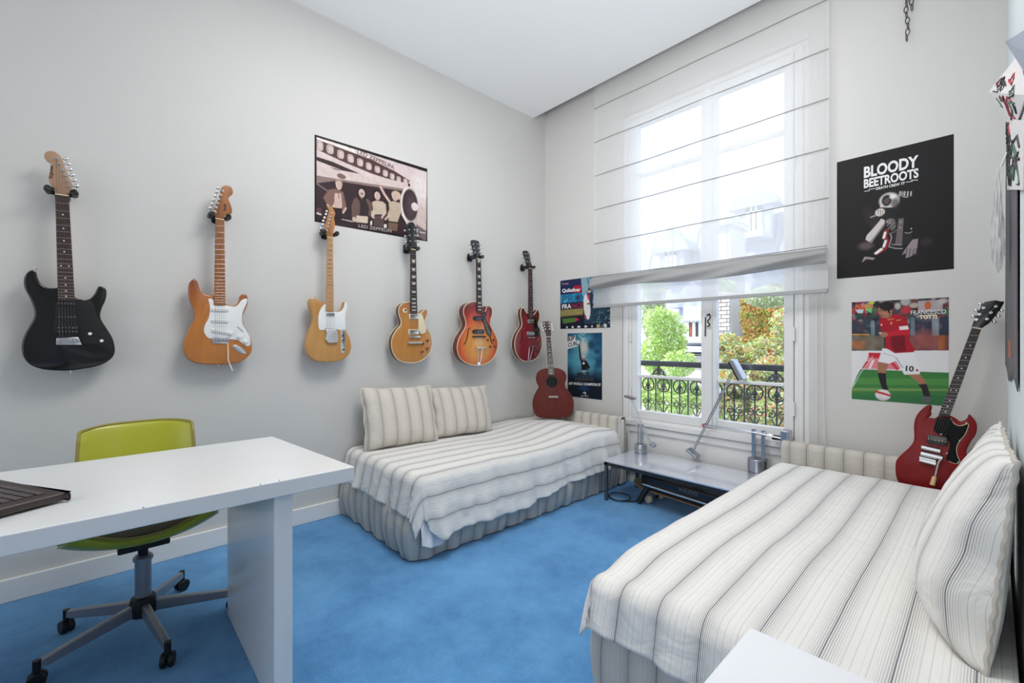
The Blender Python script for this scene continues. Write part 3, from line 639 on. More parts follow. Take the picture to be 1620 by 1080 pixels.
def cushion(name, w, h, t, m, label, seed, M, group=None, piping=False, pinch=.05, N=56, wr=.012, uvrot=False, sag=0, back=1):
    u = np.linspace(-1, 1, N)[None, :]*np.ones((N, 1)); v = np.linspace(-1, 1, N)[:, None]*np.ones((1, N))
    ex = 1-pinch*(1-v**2)*np.abs(u)**3; ey = 1-pinch*(1-u**2)*np.abs(v)**3
    X = w/2*u*ex*(1+.015*np.sin(9*v+seed)); Y = h/2*v*ey*(1+.015*np.sin(8*u+seed))
    th = t/2*((1-np.abs(u)**2.4)*(1-np.abs(v)**2.4))**.36
    if sag: th = th*(1+sag*(-v)); 
    ed = np.clip(th/(t*.3), 0, 1)
    th_b = th*back; th_f = th*(2-back) if back < 1 else th
    f = th_f+wrk(X, Y, seed, wr, 22, 9)*ed+wrk(X, Y, seed+3, wr*.8, 44, 6)*(1-ed)*ed*3; bk = -th_b-min(1, back)*wrk(X, Y, seed+2, wr, 22, 9)*ed
    o = bpy.data.objects.new(name, None); C.objects.link(o); o.matrix_world = M; tag(o, label, 'cushion', group)
    ds = np.sqrt(np.diff(X, axis=1)**2+np.diff(f, axis=1)**2); S = np.concatenate([np.zeros((N, 1)), np.cumsum(ds, 1)], 1); S = S-S[:, N//2:N//2+1]
    UV = np.stack([S, Y], -1)+[seed*.013, 0]
    grid_obj('cover_front', np.stack([X, Y, f], -1), m, o, UV); grid_obj('cover_back', np.stack([X, Y, bk], -1)[:, ::-1], m, o, UV[:, ::-1])
    k = list(range(N)); bd = [(0, i) for i in k]+[(i, N-1) for i in k[1:]]+[(N-1, i) for i in k[::-1][1:]]+[(i, 0) for i in k[::-1][1:-1]]
    MB().tube([(X[i, j], Y[i, j], .0015*math.sin(n_*.9)) for n_, (i, j) in enumerate(bd)], .0045 if not piping else .0055, 6, True).build('piping', m if not piping else mat('piping cloth', (196, 190, 182), .9, bump=(60, .6, .004)), o, smooth=True)
    return o
def frame_m(o, ex, ey):
    f = Frame(o, ex, ey); return f.matrix()
cushion('cushion', .55, .42, .17, STRC, 'larger striped scatter cushion, left of the two leaning on the wall at the left bed', 2, frame_m((-2.86, 1.565, .648), (.06, 1, -.02), (-.30, 0, 1)), sag=.15)
cushion('cushion', .55, .38, .15, STRC, 'smaller striped scatter cushion, right of the two leaning on the wall at the left bed', 5, frame_m((-2.87, 2.11, .63), (.03, 1, -.03), (-.30, -.05, 1)), sag=.15)
cushion('cushion', .60, .47, .15, STR2, 'big striped cushion at the right edge, foreground of the two on the right bed', 11, frame_m((.008, 1.70, .685), (.02, -1, .02), (.10, 0, 1)), piping=True, wr=.012, N=80, sag=.45, back=.3)
cushion('cushion', .50, .40, .11, STR2, 'striped cushion standing behind the foreground one, beside the red guitar on the right bed', 14, frame_m((.0, 2.32, .665), (-.02, -1, 0), (.10, 0, 1)), wr=.010, N=60, sag=.35, back=.5)

# ------------------------------------------------------------------ desk
DESKM = mat('white lacquer', (233, 235, 236), .28, coat=.3, noise=(2, .02))
dk = root('desk', 'long white lacquered desk with slab legs, chipped along its front edge', 'desk', (-1.9, -.6, 0))
lx, ly = -1.9, -.6
MB().add([(a-lx, b-ly, z) for z in (.69, .74) for a, b in ((-2.265, -1.9), (-1.522, -1.9), (-1.517, .652), (-2.257, .582))], [(0, 3, 2, 1), (4, 5, 6, 7), (0, 1, 5, 4), (1, 2, 6, 5), (2, 3, 7, 6), (3, 0, 4, 7)]).build('desktop', DESKM, dk, bevel=.003)
for y0 in (.40, -1.75): bx('panel_leg', (-2.24-lx, y0-ly, 0), (-1.535-lx, y0+.055-ly, .69), DESKM, dk, .003)
chip = mat('chipped lacquer', (92, 84, 80), .8)
for u, v, w in ((227, 803, 4), (212, 830, 5), (246, 821, 3), (350, 780, 4), (412, 766, 3), (460, 758, 3), (420, 765, 2), (442, 758, 3)):
    p = onX(u, v, -1.5195); p.z = min(p.z, .742) if p.z > .735 else p.z
    MB().lathe((p.x-lx, p.y-ly, p.z), [(.0, -.0006), (.0006*w, 0), (0, .0006)], 6, (1, 0, .4)).build('chip', chip, dk)
# keyboard / computer on the desk
kb = root('keyboard', 'dark brown computer keyboard lying on the desk at the left edge', 'keyboard', matrix=frame_m(onZ(107, 790, .745), (onZ(0, 770, .745)-onZ(107, 791, .745)), Vector((0, 0, 1)).cross(onZ(0, 770, .745)-onZ(107, 791, .745))))
KB = mat('brown plastic', (58, 46, 44), .4, noise=(8, .1)); KBK = mat('key plastic', (78, 70, 70), .45)
fk = Frame(kb.matrix_world.translation, kb.matrix_world.col[0][:3], kb.matrix_world.col[1][:3])
c1 = Vector(fk.px(0, 820)); n1 = c1.normalized()
def kp(a, b): return (a, b*1.0)
ang = math.atan2(c1.y, c1.x)
sgn = 1 if c1.y > 0 else -1
out = [(0, 0), (.46, 0), (.46, sgn*.155), (0.0, sgn*.155)]
# true rectangular body: turned so that its far edge and right edge fit the photo
MB().prism(curve([(.006, 0), (.23, 0), (.454, 0), (.46, sgn*.006), (.46, sgn*.08), (.46, sgn*.149), (.454, sgn*.155), (.23, sgn*.155), (.006, sgn*.155), (0, sgn*.149), (0, sgn*.08), (0, sgn*.006)], 3), 0, .022, .006).build('keyboard_case', KB, kb, smooth=True)
kmesh = None
for r_ in range(5):
    for q_ in range(16):
        if kmesh is None:
            kmesh = MB().prism([(0, 0), (.0165, 0), (.0165, .0165), (0, .0165)], 0, .006, .002).build('key', KBK, kb, smooth=True)
            k_ = kmesh
        else: k_ = kmesh.copy(); C.objects.link(k_); k_.parent = kb
        k_.location = (.035+.0195*q_+.004*(r_ % 2), sgn*(.03+.0215*r_)-(0 if sgn > 0 else .0165), .020)

# ------------------------------------------------------------------ swivel chair
GR = mat('lime plastic', (176, 178, 42), .35, coat=.2, noise=(3, .05)); ALU = mat('grey metallic paint', (150, 152, 160), .35, .6)
chx, chy = -2.335, .125
sc_ = root('swivel_chair', 'lime green shell swivel chair on five castors behind the desk', 'chair', (chx, chy, 0))
prof = [(.235, .470), (.215, .452), (.16, .430), (.08, .408), (0, .398), (-.08, .402), (-.15, .425), (-.205, .475), (-.235, .545), (-.25, .62), (-.265, .70), (-.285, .775), (-.305, .838), (-.318, .852)]
prof = [(x, z-.04 if z > .5 else z-.004) for x, z in prof]; prof = np.array(curve(prof, 4, False)); n = len(prof); nu = 41
uu = np.linspace(-1, 1, nu)[None, :]*np.ones((n, 1)); tt = np.linspace(0, 1, n)[:, None]
hw = np.interp(tt, [0, .05, .2, .45, .6, .8, .95, 1], [.175, .205, .235, .235, .21, .197, .192, .184])
seatness = np.interp(tt, [0, .45, .62, 1], [1, 1, 0, 0]); lip = np.abs(uu)**2.5
X = prof[:, 0][:, None]+(1-seatness)*.055*lip-0*uu; Z = prof[:, 1][:, None]+seatness*.055*np.abs(uu)**2.2-(1-seatness)*.012*np.abs(uu)**4*(tt > .9)
sh = grid_obj('seat_shell', np.stack([X, hw*uu, Z], -1), GR, sc_)
m_ = sh.modifiers.new('thickness', 'SOLIDIFY'); m_.thickness = .014; m_.offset = -1
m_ = sh.modifiers.new('round', 'BEVEL'); m_.width = .004; m_.segments = 2; m_.limit_method = 'ANGLE'
rim = [(X[i, 0], hw[i, 0]*uu[i, 0], Z[i, 0]) for i in range(n)]+[(X[-1, j], hw[-1, 0]*uu[-1, j], Z[-1, j]) for j in range(1, nu)]+[(X[i, -1], hw[i, 0]*uu[i, -1], Z[i, -1]) for i in range(n-2, -1, -1)]+[(X[0, j], hw[0, 0]*uu[0, j], Z[0, j]) for j in range(nu-2, 0, -1)]
MB().tube(rim, .0065, 8, True).build('shell_rim', mat('worn olive edge', (150, 138, 62), .4), sc_, smooth=True)
# upholstered seat pad, dark
i0, i1 = int(n*.03), int(n*.47)
Xp, Zp = X[i0:i1, 5:-5], Z[i0:i1, 5:-5]+.012; Yp = (hw*uu)[i0:i1, 5:-5]
grid_obj('seat_pad', np.stack([Xp, Yp, Zp], -1), mat('dark seat fabric', (40, 40, 36), .9), sc_)
MB().box((-.09, -.08, .365), (.09, .08, .388)).build('mounting_plate', BLK, sc_, bevel=.006)
MB().cyl((0, 0, .27), .017, .11, 16).build('gas_rod', mat('dark steel', (50, 46, 48), .3, .8), sc_, smooth=True)
MB().lathe((0, 0, .13), [(.027, 0), (.027, .165), (.033, .167), (.033, .178), (.026, .186), (.018, .187)], 20).build('column', ALU, sc_, smooth=True)
MB().lathe((0, 0, .065), [(.02, 0), (.042, .012), (.047, .05), (.040, .082), (.03, .086)], 20).build('hub', BLK, sc_, smooth=True)
for a in (9.6, 77.8, 150, -133, -66.6):
    a = math.radians(a); dx, dy = math.cos(a), math.sin(a); q = Vector((dx, dy, 0)); nn = Vector((-dy, dx, 0)); mb = MB()
    vs = []
    for t, w, z0, z1 in ((.04, .015, .083, .128), (.285, .013, .062, .094), (.305, .012, .064, .090)):
        c = q*t; vs += [c-nn*w+Vector((0, 0, z0)), c+nn*w+Vector((0, 0, z0)), c+nn*w*.8+Vector((0, 0, z1)), c-nn*w*.8+Vector((0, 0, z1))]
    mb.add(vs, [(0, 1, 2, 3), (0, 4, 5, 1), (1, 5, 6, 2), (2, 6, 7, 3), (3, 7, 4, 0), (4, 8, 9, 5), (5, 9, 10, 6), (6, 10, 11, 7), (7, 11, 8, 4), (8, 11, 10, 9)])
    leg = mb.build('base_leg', ALU, sc_, bevel=.004)
    mb = MB(); c = q*.312
    mb.cyl((c.x, c.y, .05), .011, .042, 12)
    mb.build('end_cap', BLK, leg, smooth=True)
    mb = MB(); wd_ = Vector((math.cos(a+1.1), math.sin(a+1.1), 0))
    for s in (-1, 1): mb.cyl(tuple(c+wd_*(.012*s)-wd_*.009+Vector((0, 0, .0265))), .026, .018, 18, wd_, bev=.004)
    mb.box((c.x-.008, c.y-.008, .03), (c.x+.008, c.y+.008, .058)); mb.build('castor', BLK, leg, smooth=True)

# ------------------------------------------------------------------ white side table near the camera
st = root('side_table', 'white side table with square legs at the near end of the right bed', 'table', (.1, .35, 0))
ws = mat('white table laminate', (236, 238, 242), .35, coat=.1)
bx('table_top', (-.252-.1, -.15-.35, .70), (.60-.1, .732-.35, .74), ws, st, .003)
for x in (-.235, .545):
    for y in (-.13, .675): bx('leg', (x-.1, y-.35, 0), (x+.04-.1, y+.04-.35, .70), ws, st, .003)

# ------------------------------------------------------------------ low table under the window
GT = mat('grey glossy tabletop', (226, 228, 236), .12, .45, coat=.6, noise=(3, .06))
tt_ = root('low_table', 'low grey gloss table with thin steel frame under the window between the beds', 'table', (-1.43, 2.97, 0))
lx, ly = -1.43, 2.97
bx('table_top', (-1.965-lx, 2.735-ly, .288), (-.905-lx, 3.20-ly, .300), GT, tt_, .002)
rect = MB(); TS = mat('grey steel frame', (96, 104, 116), .4, .5)
for a, b in (((-1.955, 2.745, .262), (-.915, 2.765, .288)), ((-1.955, 3.17, .262), (-.915, 3.19, .288))):
    bx('rail', (a[0]-lx, a[1]-ly, a[2]), (b[0]-lx, b[1]-ly, b[2]), mat('dark table edge', (40, 42, 46), .4), tt_)
for x in (-1.955, -.937):
    bx('side_rail', (x-lx, 2.765-ly, .262), (x+.022-lx, 3.17-ly, .288), TS, tt_)
    for y in (2.745, 3.168): bx('leg', (x-lx, y-ly, 0), (x+.022-lx, y+.022-ly, .288), TS, tt_)

# two balanced-arm desk lamps of thin aluminium rods
LA = mat('polished aluminium', (178, 182, 190), .26, 1); RED = mat('red joint', (190, 60, 60), .4)
def lamp_base(rt, r, h):
    MB().lathe((0, 0, 0), [(r*.96, 0), (r, .004), (r, h*.18), (r*.9, h*.2), (r*.9, h*.24), (r, h*.26), (r, h-.004), (r*.94, h), (0, h)], 26).build('lamp_base', LA, rt, smooth=True)
def rods(rt, name, pts, gap, r):
    o = None
    for s in (-1, 1):
        o = MB().tube([(p[0], p[1]+s*gap, p[2]) for p in pts], r, 6).build(name, LA, rt, smooth=True)
    return o
b0 = onZ(1014, 718, .300); fz = .300
lm = root('desk_lamp', 'small silver balanced-arm desk lamp at the left end of the low table', 'lamp', b0)
def lp(u, v, rt): p = onY(u, v, rt.location.y); return (p.x-rt.location.x, 0, p.z-rt.location.z)
lamp_base(lm, .048, .078)
pA = lp(1013, 672, lm); pT = lp(999, 629, lm); pC = lp(1031, 703, lm)
for s in (-1, 1): MB().box((-.030+.022*(s+1)/2, -.004, .07), (-.026+.04*(s+1)/2+.006, .004, pA[2]+.01)).build('upright', LA, lm, bevel=.001)
MB().tube([(-.028, 0, pA[2]), (.02, 0, pA[2])], .005, 8).build('pivot', LA, lm, smooth=True)
rods(lm, 'arm', [pC, lp(1018, 678, lm), pT], .007, .0032)
MB().box((pC[0]-.01, -.022, pC[2]-.012), (pC[0]+.03, .022, pC[2]+.012), Matrix.Rotation(.5, 3, 'Y')).build('counterweight', LA, lm, bevel=.004)
MB().box((pT[0]-.055, -.026, pT[2]-.006), (pT[0]+.028, .026, pT[2]+.010), Matrix.Rotation(.18, 3, 'Y')).build('lamp_head', mat('lamp head grey', (120, 124, 134), .35, .4), lm, bevel=.004)
MB().cyl((pT[0]+.01, -.03, pT[2]), .005, .06, 8, (0, 1, 0)).build('head_pin', RED, lm, smooth=True)
b1 = onZ(1199, 750, .300)
lm = root('desk_lamp', 'large silver balanced-arm desk lamp with its arms stretched across the window', 'lamp', b1)
lamp_base(lm, .062, .105)
q1 = lp(1243, 694, lm); q2 = lp(1115, 672, lm); q0 = lp(1199, 684, lm)
for x in (-.036, .022): MB().box((x, -.010, .10), (x+.022, .010, q0[2]+.02)).build('upright', LA, lm, bevel=.002)
MB().cyl((-.04, 0, q0[2]), .012, .09, 12, (1, 0, 0)).build('pivot', LA, lm, smooth=True)
q3 = lp(1160, 588, lm); q4 = lp(1097, 712, lm)
rods(lm, 'lower_arm', [q1, q0, q2], .018, .0045)
rods(lm, 'upper_arm', [q4, (q2[0]+.01, 0, q2[2]), q3], .018, .004)
MB().box((q1[0]-.02, -.045, q1[2]-.062), (q1[0]+.025, .045, q1[2]+.055)).build('counterweight', LA, lm, bevel=.006)
MB().box((q1[0]-.075, -.018, q1[2]-.014), (q1[0]-.02, .018, q1[2]+.014)).build('weight_clamp', BLK, lm, bevel=.003)
o = MB().box((-.032, -.04, -.020), (.058, .04, .0), Matrix.Rotation(.55, 3, 'Y')).build('small_counterweight', LA, lm, bevel=.005); o.location = (q4[0]-.015, 0, q4[2]-.01)
o = MB().box((-.075, -.045, 0), (.075, .045, .028)).build('lamp_head', LA, lm, bevel=.006); o.location = (q3[0]+.02, 0, q3[2]+.01); o.rotation_euler = (0, math.radians(62), 0)
o2 = MB().box((-.07, -.04, -.012), (.07, .04, 0)).build('reflector', BLK, o, bevel=.003)
for s in (-1, 1): MB().cyl((q2[0], s*.014-.006, q2[2]), .012, .012, 10, (0, 1, 0)).build('joint', RED if s < 0 else LA, lm, smooth=True)

# ------------------------------------------------------------------ things stowed under the low table
sk = root('skateboard', 'wooden skateboard on the floor under the low table', 'skateboard', (-1.47, 2.98, .0), math.radians(-7))
mb = MB(); P = []
for i in range(33):
    t = -1+2*i/32; w = .095*(1-abs(t)**6)**.5 if abs(t) < 1 else 0; z = .092+.022*max(0, abs(t)-.72)/.28
    P.append((t*.40, w, z))
k = [(x, w, z) for x, w, z in P]
vs = []; fs = []
for x, w, z in k: vs += [(x, -w-.001, z), (x, w+.001, z), (x, w+.001, z+.011), (x, -w-.001, z+.011)]
for i in range(32):
    for j in range(4): fs.append((i*4+j, i*4+(j+1) % 4, (i+1)*4+(j+1) % 4, (i+1)*4+j))
mb.add(vs, fs+[(0, 3, 2, 1), (128, 129, 130, 131)]).build('deck', mat('maple deck', (150, 118, 92), .6), sk, smooth=True)
for x in (-.22, .22):
    tr = MB().box((x-.012, -.055, .040), (x+.012, .055, .060)).box((x-.035, -.03, .058), (x+.035, .03, .097)).build('truck', STEEL, sk, bevel=.003)
    for s in (-1, 1): MB().cyl((x, s*.075-.017, .03), .029, .034, 20, (0, 1, 0), bev=.006).build('wheel', CREAM, tr, smooth=True)
ks = root('music_keyboard', 'black music keyboard case with silver strip leaning on a stand under the low table', 'keyboard', (-1.36, 2.92, 0), math.radians(-7))
MB().box((-.36, -.09, .132), (.42, .13, .215)).build('keyboard_body', BLKG, ks, bevel=.012)
MB().box((-.33, -.115, .148), (.34, -.09, .162)).build('silver_strip', CH, ks, bevel=.005)
for x in (-.34, .36): 
    for ya, yb in ((-.10, -.06), (.12, .08)): MB().tube([(x-.03, ya, .012), (x+.02, yb, .13)], .02, 8).build('stand_leg', BLK, ks, smooth=True)
fks = Frame(Matrix.Translation((-1.36, 2.92, 0)) @ Matrix.Rotation(math.radians(-7), 4, 'Z') @ Vector((0, -.0915, 0)), (math.cos(math.radians(-7)), math.sin(math.radians(-7)), 0), (0, 0, 1))
co, fs_ = text_mesh('M-AUDIO', .01)
MB().add([(-.05+x*.032, -.0915, .182+y*.03) for x, y, z in co], fs_).build('lettering', mat('faint silver print', (120, 120, 124), .5), ks)
cb = MB().tube(curve([(-2.0, 2.86, .006), (-1.94, 2.80, .006), (-1.86, 2.80, .007), (-1.82, 2.88, .006), (-1.88, 2.94, .012), (-1.97, 2.92, .012), (-1.98, 2.84, .014), (-1.90, 2.78, .012), (-1.80, 2.84, .006), (-1.74, 3.0, .006), (-1.76, 3.19, .006), (-1.78, 3.205, .12)], 5, False), .004, 6).build('power_cable', BLK, smooth=True)
tag(cb, 'black cable coiled on the carpet by the low table leg', 'cable')
# ------------------------------------------------------------------ guitars
def guitar(name, label, fr, base_px, body, depth, bmat, neck, board_m, neck_m, head, head_m, posts, tbtn, bridge, group, body_r=.007, nfret=21,
           dots='dot', dotc=WHT, side=1, headangle=0, sidemat=None, binding=None, board_h=.0075, tuner_m=CH, neckdepth=.02, groupkw=None, hoff=0):
    bpt = fr.px(*base_px); o = fr.o+fr.ex*bpt[0]+fr.ey*bpt[1]
    f2 = Frame(o, fr.ex, fr.ey); R = root(name, label, 'guitar', matrix=f2.matrix(), group=group)
    P = lambda pts, off=0: [f2.px(u, v, off) for u, v in pts]
    ol = curve(P(body), 4)
    MB().prism(ol, -depth, 0, body_r).build('body', bmat, R, smooth=True)
    if sidemat:
        cx = sum(p[0] for p in ol)/len(ol); cy = sum(p[1] for p in ol)/len(ol)
        MB().prism([(cx+(x-cx)*1.004, cy+(y-cy)*1.004) for x, y in ol], -depth-.001, -body_r-.001, .004).build('rim', sidemat, R, smooth=True)
    if binding:
        MB().tube([(x, y, -.0025) for x, y in ol[::2]], .0032, 6, True).build('binding', binding, R, smooth=True)
        MB().tube([(x, y, -depth+.0025) for x, y in ol[::2]], .0032, 6, True).build('binding', binding, R, smooth=True)
    nl, nr, el, er = [Vector((*p, 0)) for p in P(neck, board_h)]
    nmid = (nl+nr)/2; emid = (el+er)/2; ax = (emid-nmid).normalized(); sx = Vector((-ax.y, ax.x, 0)); 
    if sx.x < 0: sx = -sx
    # neck: half-round shaft
    vs = []; fs = []; k = 9
    ext = emid+ax*(-.01)
    for c, w, dd in ((nmid-ax*.006, (nr-nl).length/2, neckdepth), (nmid.lerp(emid, .5), (nr-nl).length/4+(er-el).length/4, neckdepth), (ext, (er-el).length/2, neckdepth+.004)):
        for i in range(k): a = PI*i/(k-1); vs.append(c+sx*(w*math.cos(a))+Vector((0, 0, .001-dd*math.sin(a)**.8)))
    for j in range(2):
        for i in range(k-1): fs.append((j*k+i, j*k+i+1, (j+1)*k+i+1, (j+1)*k+i))
        fs.append((j*k+k-1, j*k, (j+1)*k, (j+1)*k+k-1))
    fs += [tuple(range(k))[::-1], tuple(2*k+i for i in range(k))]
    MB().add(vs, fs).build('neck', neck_m, R, smooth=True)
    bd = MB().prism([tuple(nl[:2]), tuple(nr[:2]), tuple(er[:2]), tuple(el[:2])], .0008, board_h, .0015).build('fretboard', board_m, R)
    br_ = Vector((*f2.px(*bridge, .008), 0)); S = (br_-nmid).dot(ax); Lb = (emid-nmid).length
    fm = None
    def at(d):
        t = d/Lb; return nl.lerp(el, t), nr.lerp(er, t)
    pos = [S*(1-2**(-i/12)) for i in range(0, nfret+2)]
    for i in range(1, nfret+1):
        if pos[i] > Lb-.003: break
        a, b = at(pos[i]); MB().tube([a+Vector((0, 0, board_h)), b+Vector((0, 0, board_h))], .0007, 5).build('fret', STEEL, bd, smooth=True)
    for i in (3, 5, 7, 9, 12, 15, 17, 19, 21) if dots != 'block' else (1, 3, 5, 7, 9, 12, 15, 17, 19):
        if i >= len(pos) or pos[i] > Lb-.004: continue
        d = (pos[i]+pos[i-1])/2; a, b = at(d); m_ = (a+b)/2; w = (b-a).length; h_ = pos[i]-pos[i-1]
        if dots == 'dot':
            for s in ((-.25, .25) if i == 12 else (0,)):
                c = m_+(b-a)*s; MB().cyl((c.x, c.y, board_h-.0005), .0032, .0009, 10).build('inlay', dotc, bd)
        elif dots in ('trap', 'block'):
            q = .32; hh = h_*.32
            MB().prism([tuple((m_-(b-a)*q-ax*hh)[:2]), tuple((m_+(b-a)*q-ax*hh)[:2]), tuple((m_+(b-a)*(q-.06)+ax*hh)[:2]), tuple((m_-(b-a)*(q-.06)+ax*hh)[:2])], board_h-.001, board_h+.0004).build('inlay', dotc, bd)
    nb = MB().box((-(nr-nl).length/2, -.0025, 0), ((nr-nl).length/2, .0025, .0095), Matrix.Rotation(math.atan2(sx.y, sx.x), 3, 'Z'), (0, 0, 0)).build('nut', CREAM, R); nb.location = nmid
    hd = MB().prism(curve(P(head, hoff), 3), hoff-.014, hoff, .002).build('headstock', head_m, R, smooth=True)
    pp_ = P(posts, hoff); bb_ = P(tbtn, hoff)
    for i, (x, y) in enumerate(pp_):
        mb = MB().cyl((x, y, hoff-.001), .0042, .012, 10, bev=.001).cyl((x, y, hoff-.0005), .0065, .002, 12)
        X, Y = bb_[i]; d = Vector((X-x, Y-y, 0)); e = Vector((X, Y, hoff-.010))
        mb.tube([(x, y, hoff-.010), tuple(e)], .0028, 6); mb.lathe(tuple(e), [(.002, -.002), (.008, .004), (.009, .010), (.006, .016), (0, .017)], 10, d.normalized())
        mb.build('tuner', tuner_m, R, smooth=True)
    w0 = (nr-nl).length*.40; w1 = .026
    sc = [nmid+sx*(w0*(2*i/5-1))+Vector((0, 0, .0092)) for i in range(6)]; ec = [br_+sx*(w1*(2*i/5-1))+Vector((0, 0, .014)) for i in range(6)]
    for i in range(6):
        q = sorted(range(len(pp_)), key=lambda j: -pp_[j][1] if side else pp_[j][1])[i % len(pp_)] if pp_ else None
        pts = [ec[i], sc[i]]+([Vector((*pp_[q], hoff+.004))] if pp_ else [])
        MB().tube(pts, .00028+.00006*(5-i), 5).build('string', mat('dull string', (110, 108, 106), .5, .6), R, smooth=True)
    return R, f2, P, sx, ax
def plate(R, name, pts, z0, z1, m, r=.0008, smooth_k=4):
    return MB().prism(curve(pts, smooth_k) if smooth_k else pts, z0, z1, r).build(name, m, R, smooth=True)
def knob(R, p, r, h, m, top=None, z=0):
    o = MB().lathe((*p, z), [(r*1.05, 0), (r*.95, h*.25), (r*.8, h*.9), (r*.7, h), (0, h)], 16).build('knob', m, R, smooth=True)
    if top: MB().cyl((*p, z+h-.0002), r*.66, .0012, 14).build('knob_cap', top, o, smooth=True)
    return o
def pickup(R, f2, a, b, wid, m, h=.006, z=0, poles=None, ring=None, rows=1):
    a = Vector(a); b = Vector(b); d = (b-a).normalized(); n = Vector((-d.y, d.x))
    def rr(e, w, k=5):
        pts = []; c0, c1 = a-d*e, b+d*e; r = min(w/2, .006)
        for c, s in ((c1, 1), (c0, -1)):
            pts += [tuple(c+n*(-s*(w/2)+s*0)-d*(0)), tuple(c+d*s*0+n*(s*(w/2)))] if False else []
        q = [a-d*e-n*w/2, b+d*e-n*w/2, b+d*e+n*w/2, a-d*e+n*w/2]
        out = []
        for i in range(4):
            p, pr, nx = q[i], q[i-1], q[(i+1) % 4]; u1 = (pr-p).normalized(); u2 = (nx-p).normalized()
            for t in range(4): s = t/3; out.append(tuple(p+u1*r*(1-s)**2+u2*r*s**2))
        return out
    if ring: MB().prism(rr(.006, wid+.010), z, z+.0035, .001).build('pickup_ring', ring, R, smooth=True)
    o = MB().prism(rr(0, wid), z, z+h, .0015).build('pickup', m, R, smooth=True)
    if poles:
        for rw in range(rows):
            off = (rw-(rows-1)/2)*wid*.5
            for i in range(6): c = a.lerp(b, (i+.5)/6)+n*off; MB().cyl((*c, z+h-.0003), .0021, .0008, 8).build('pole_piece', poles, o, smooth=True)
    return o
def strapb(R, p, d):
    MB().lathe((p[0], p[1], -.02), [(.0035, -.002), (.0035, .006), (.0065, .009), (.006, .013), (0, .0135)], 12, d).build('strap_button', CH, R, smooth=True)
def hanger(fr, px, back, label, spread=.036, headoff=0):
    """wall hanger: plate, stem, yoke and two padded prongs under the headstock"""
    p = fr.px(*px, -.008); o = fr.o+fr.ex*p[0]+fr.ey*p[1]; f = Frame(o, fr.ex, fr.ey)
    R = root('guitar_hanger', label, 'guitar hanger', matrix=f.matrix(), group='guitar hangers on the left wall'); d = -back
    MB().prism(curve([(-.020, -.024), (.020, -.024), (.026, 0), (.020, .024), (-.020, .024), (-.026, 0)], 4), d, d+.014, .003).build('wall_plate', BLK, R, smooth=True)
    MB().tube([(0, 0, d+.01), (0, -.002, -.042)], .012, 10).build('stem', BLK, R, smooth=True)
    MB().tube([(-spread, 0, -.040), (0, -.004, -.046), (spread, 0, -.040)], .010, 10).build('yoke', BLK, R, smooth=True)
    for s in (-1, 1):
        MB().tube(curve([(s*spread, 0, -.042), (s*(spread+.002), 0, -.01), (s*(spread+.001), .001, .014), (s*(spread-.003), .004, .024)], 3, False), [.013]*4+[.0145]*4+[.0145, .011], 10).build('prong', BLK, R, smooth=True)
    MB().tube([(-.03, .006, d+.022), (-.034, .024, d+.028), (-.02, .032, d+.024)], .007, 8).build('lock_lever', BLK, R, smooth=True)
    return R
def wallframe(off): return Frame((-L+off, 1.0, 1.0), (0, 1, 0), (0, 0, 1))
GG = 'electric guitars hung in a row on the left wall'
MBLK = mat('black lacquer', (9, 11, 14), .15, coat=.25); 
AMB = burst_mat('amber lacquer', (0, .14), .3, .34, [(0, (210, 134, 58)), (.6, (196, 120, 50)), (.85, (172, 96, 40)), (1, (150, 78, 34))])
# 1 black
fr = wallframe(.105); z1_ = lambda p: zm(20, 400, 5.4, p); z2_ = lambda p: zm(60, 230, 5.4, p)
R, f2, P, sx, ax = guitar('electric_guitar', 'black double cutaway electric guitar with maple headstock, leftmost on the wall', fr, (111, 587),
    z1_([(392, 300), (350, 299), (300, 296), (255, 272), (225, 240), (208, 200), (200, 165), (180, 148), (150, 148), (115, 175), (96, 215), (93, 260), (105, 310), (135, 365), (165, 430), (185, 500), (178, 560), (145, 620), (110, 680), (85, 740), (75, 800), (82, 860), (105, 910), (150, 955), (220, 985), (300, 1000), (400, 1006), (500, 1004), (600, 990), (700, 972), (790, 940), (850, 895), (872, 850), (872, 800), (850, 720), (800, 640), (762, 580), (748, 530), (762, 470), (790, 410), (803, 350), (795, 305), (765, 288), (735, 285), (718, 310), (695, 355), (660, 390), (610, 402), (565, 395), (535, 375), (480, 360), (420, 350)]),
    .044, MBLK, z2_([(147, 417), (264, 428)])+z1_([(386, 405), (531, 408)]), ROSE, MAPLED,
    z2_([(150, 412), (146, 375), (112, 335), (92, 290), (95, 240), (110, 190), (120, 152), (92, 142), (65, 120), (53, 92), (62, 62), (95, 46), (140, 52), (180, 78), (205, 115), (230, 180), (260, 255), (288, 320), (298, 348), (278, 378), (262, 415)]), mat('pale maple', (176, 140, 112), .4, coat=.2),
    z2_([(162, 115), (182, 158), (212, 212), (235, 258), (252, 305), (268, 350)]), z2_([(218, 112), (238, 155), (254, 205), (275, 252), (292, 298), (312, 345)]), z1_([(472, 750)])[0], GG, nfret=22)
pts = P(z1_([(385, 410), (560, 395), (615, 408), (680, 425), (715, 520), (760, 640), (810, 730), (815, 790), (700, 775), (600, 770), (590, 700), (370, 690), (365, 560), (370, 470)]))
plate(R, 'pickguard', pts, 0, .0022, mat('black pickguard', (20, 20, 21), .3, coat=.3))
for q, w, rw in (((383, 432, 540, 436), .020, 1), ((383, 547, 545, 549), .020, 1), ((380, 655, 562, 656), .036, 2)):
    a, b = P(z1_([q[:2], q[2:]])); pickup(R, f2, a, b, w, BLK, .006, .002, STEEL, rows=rw)
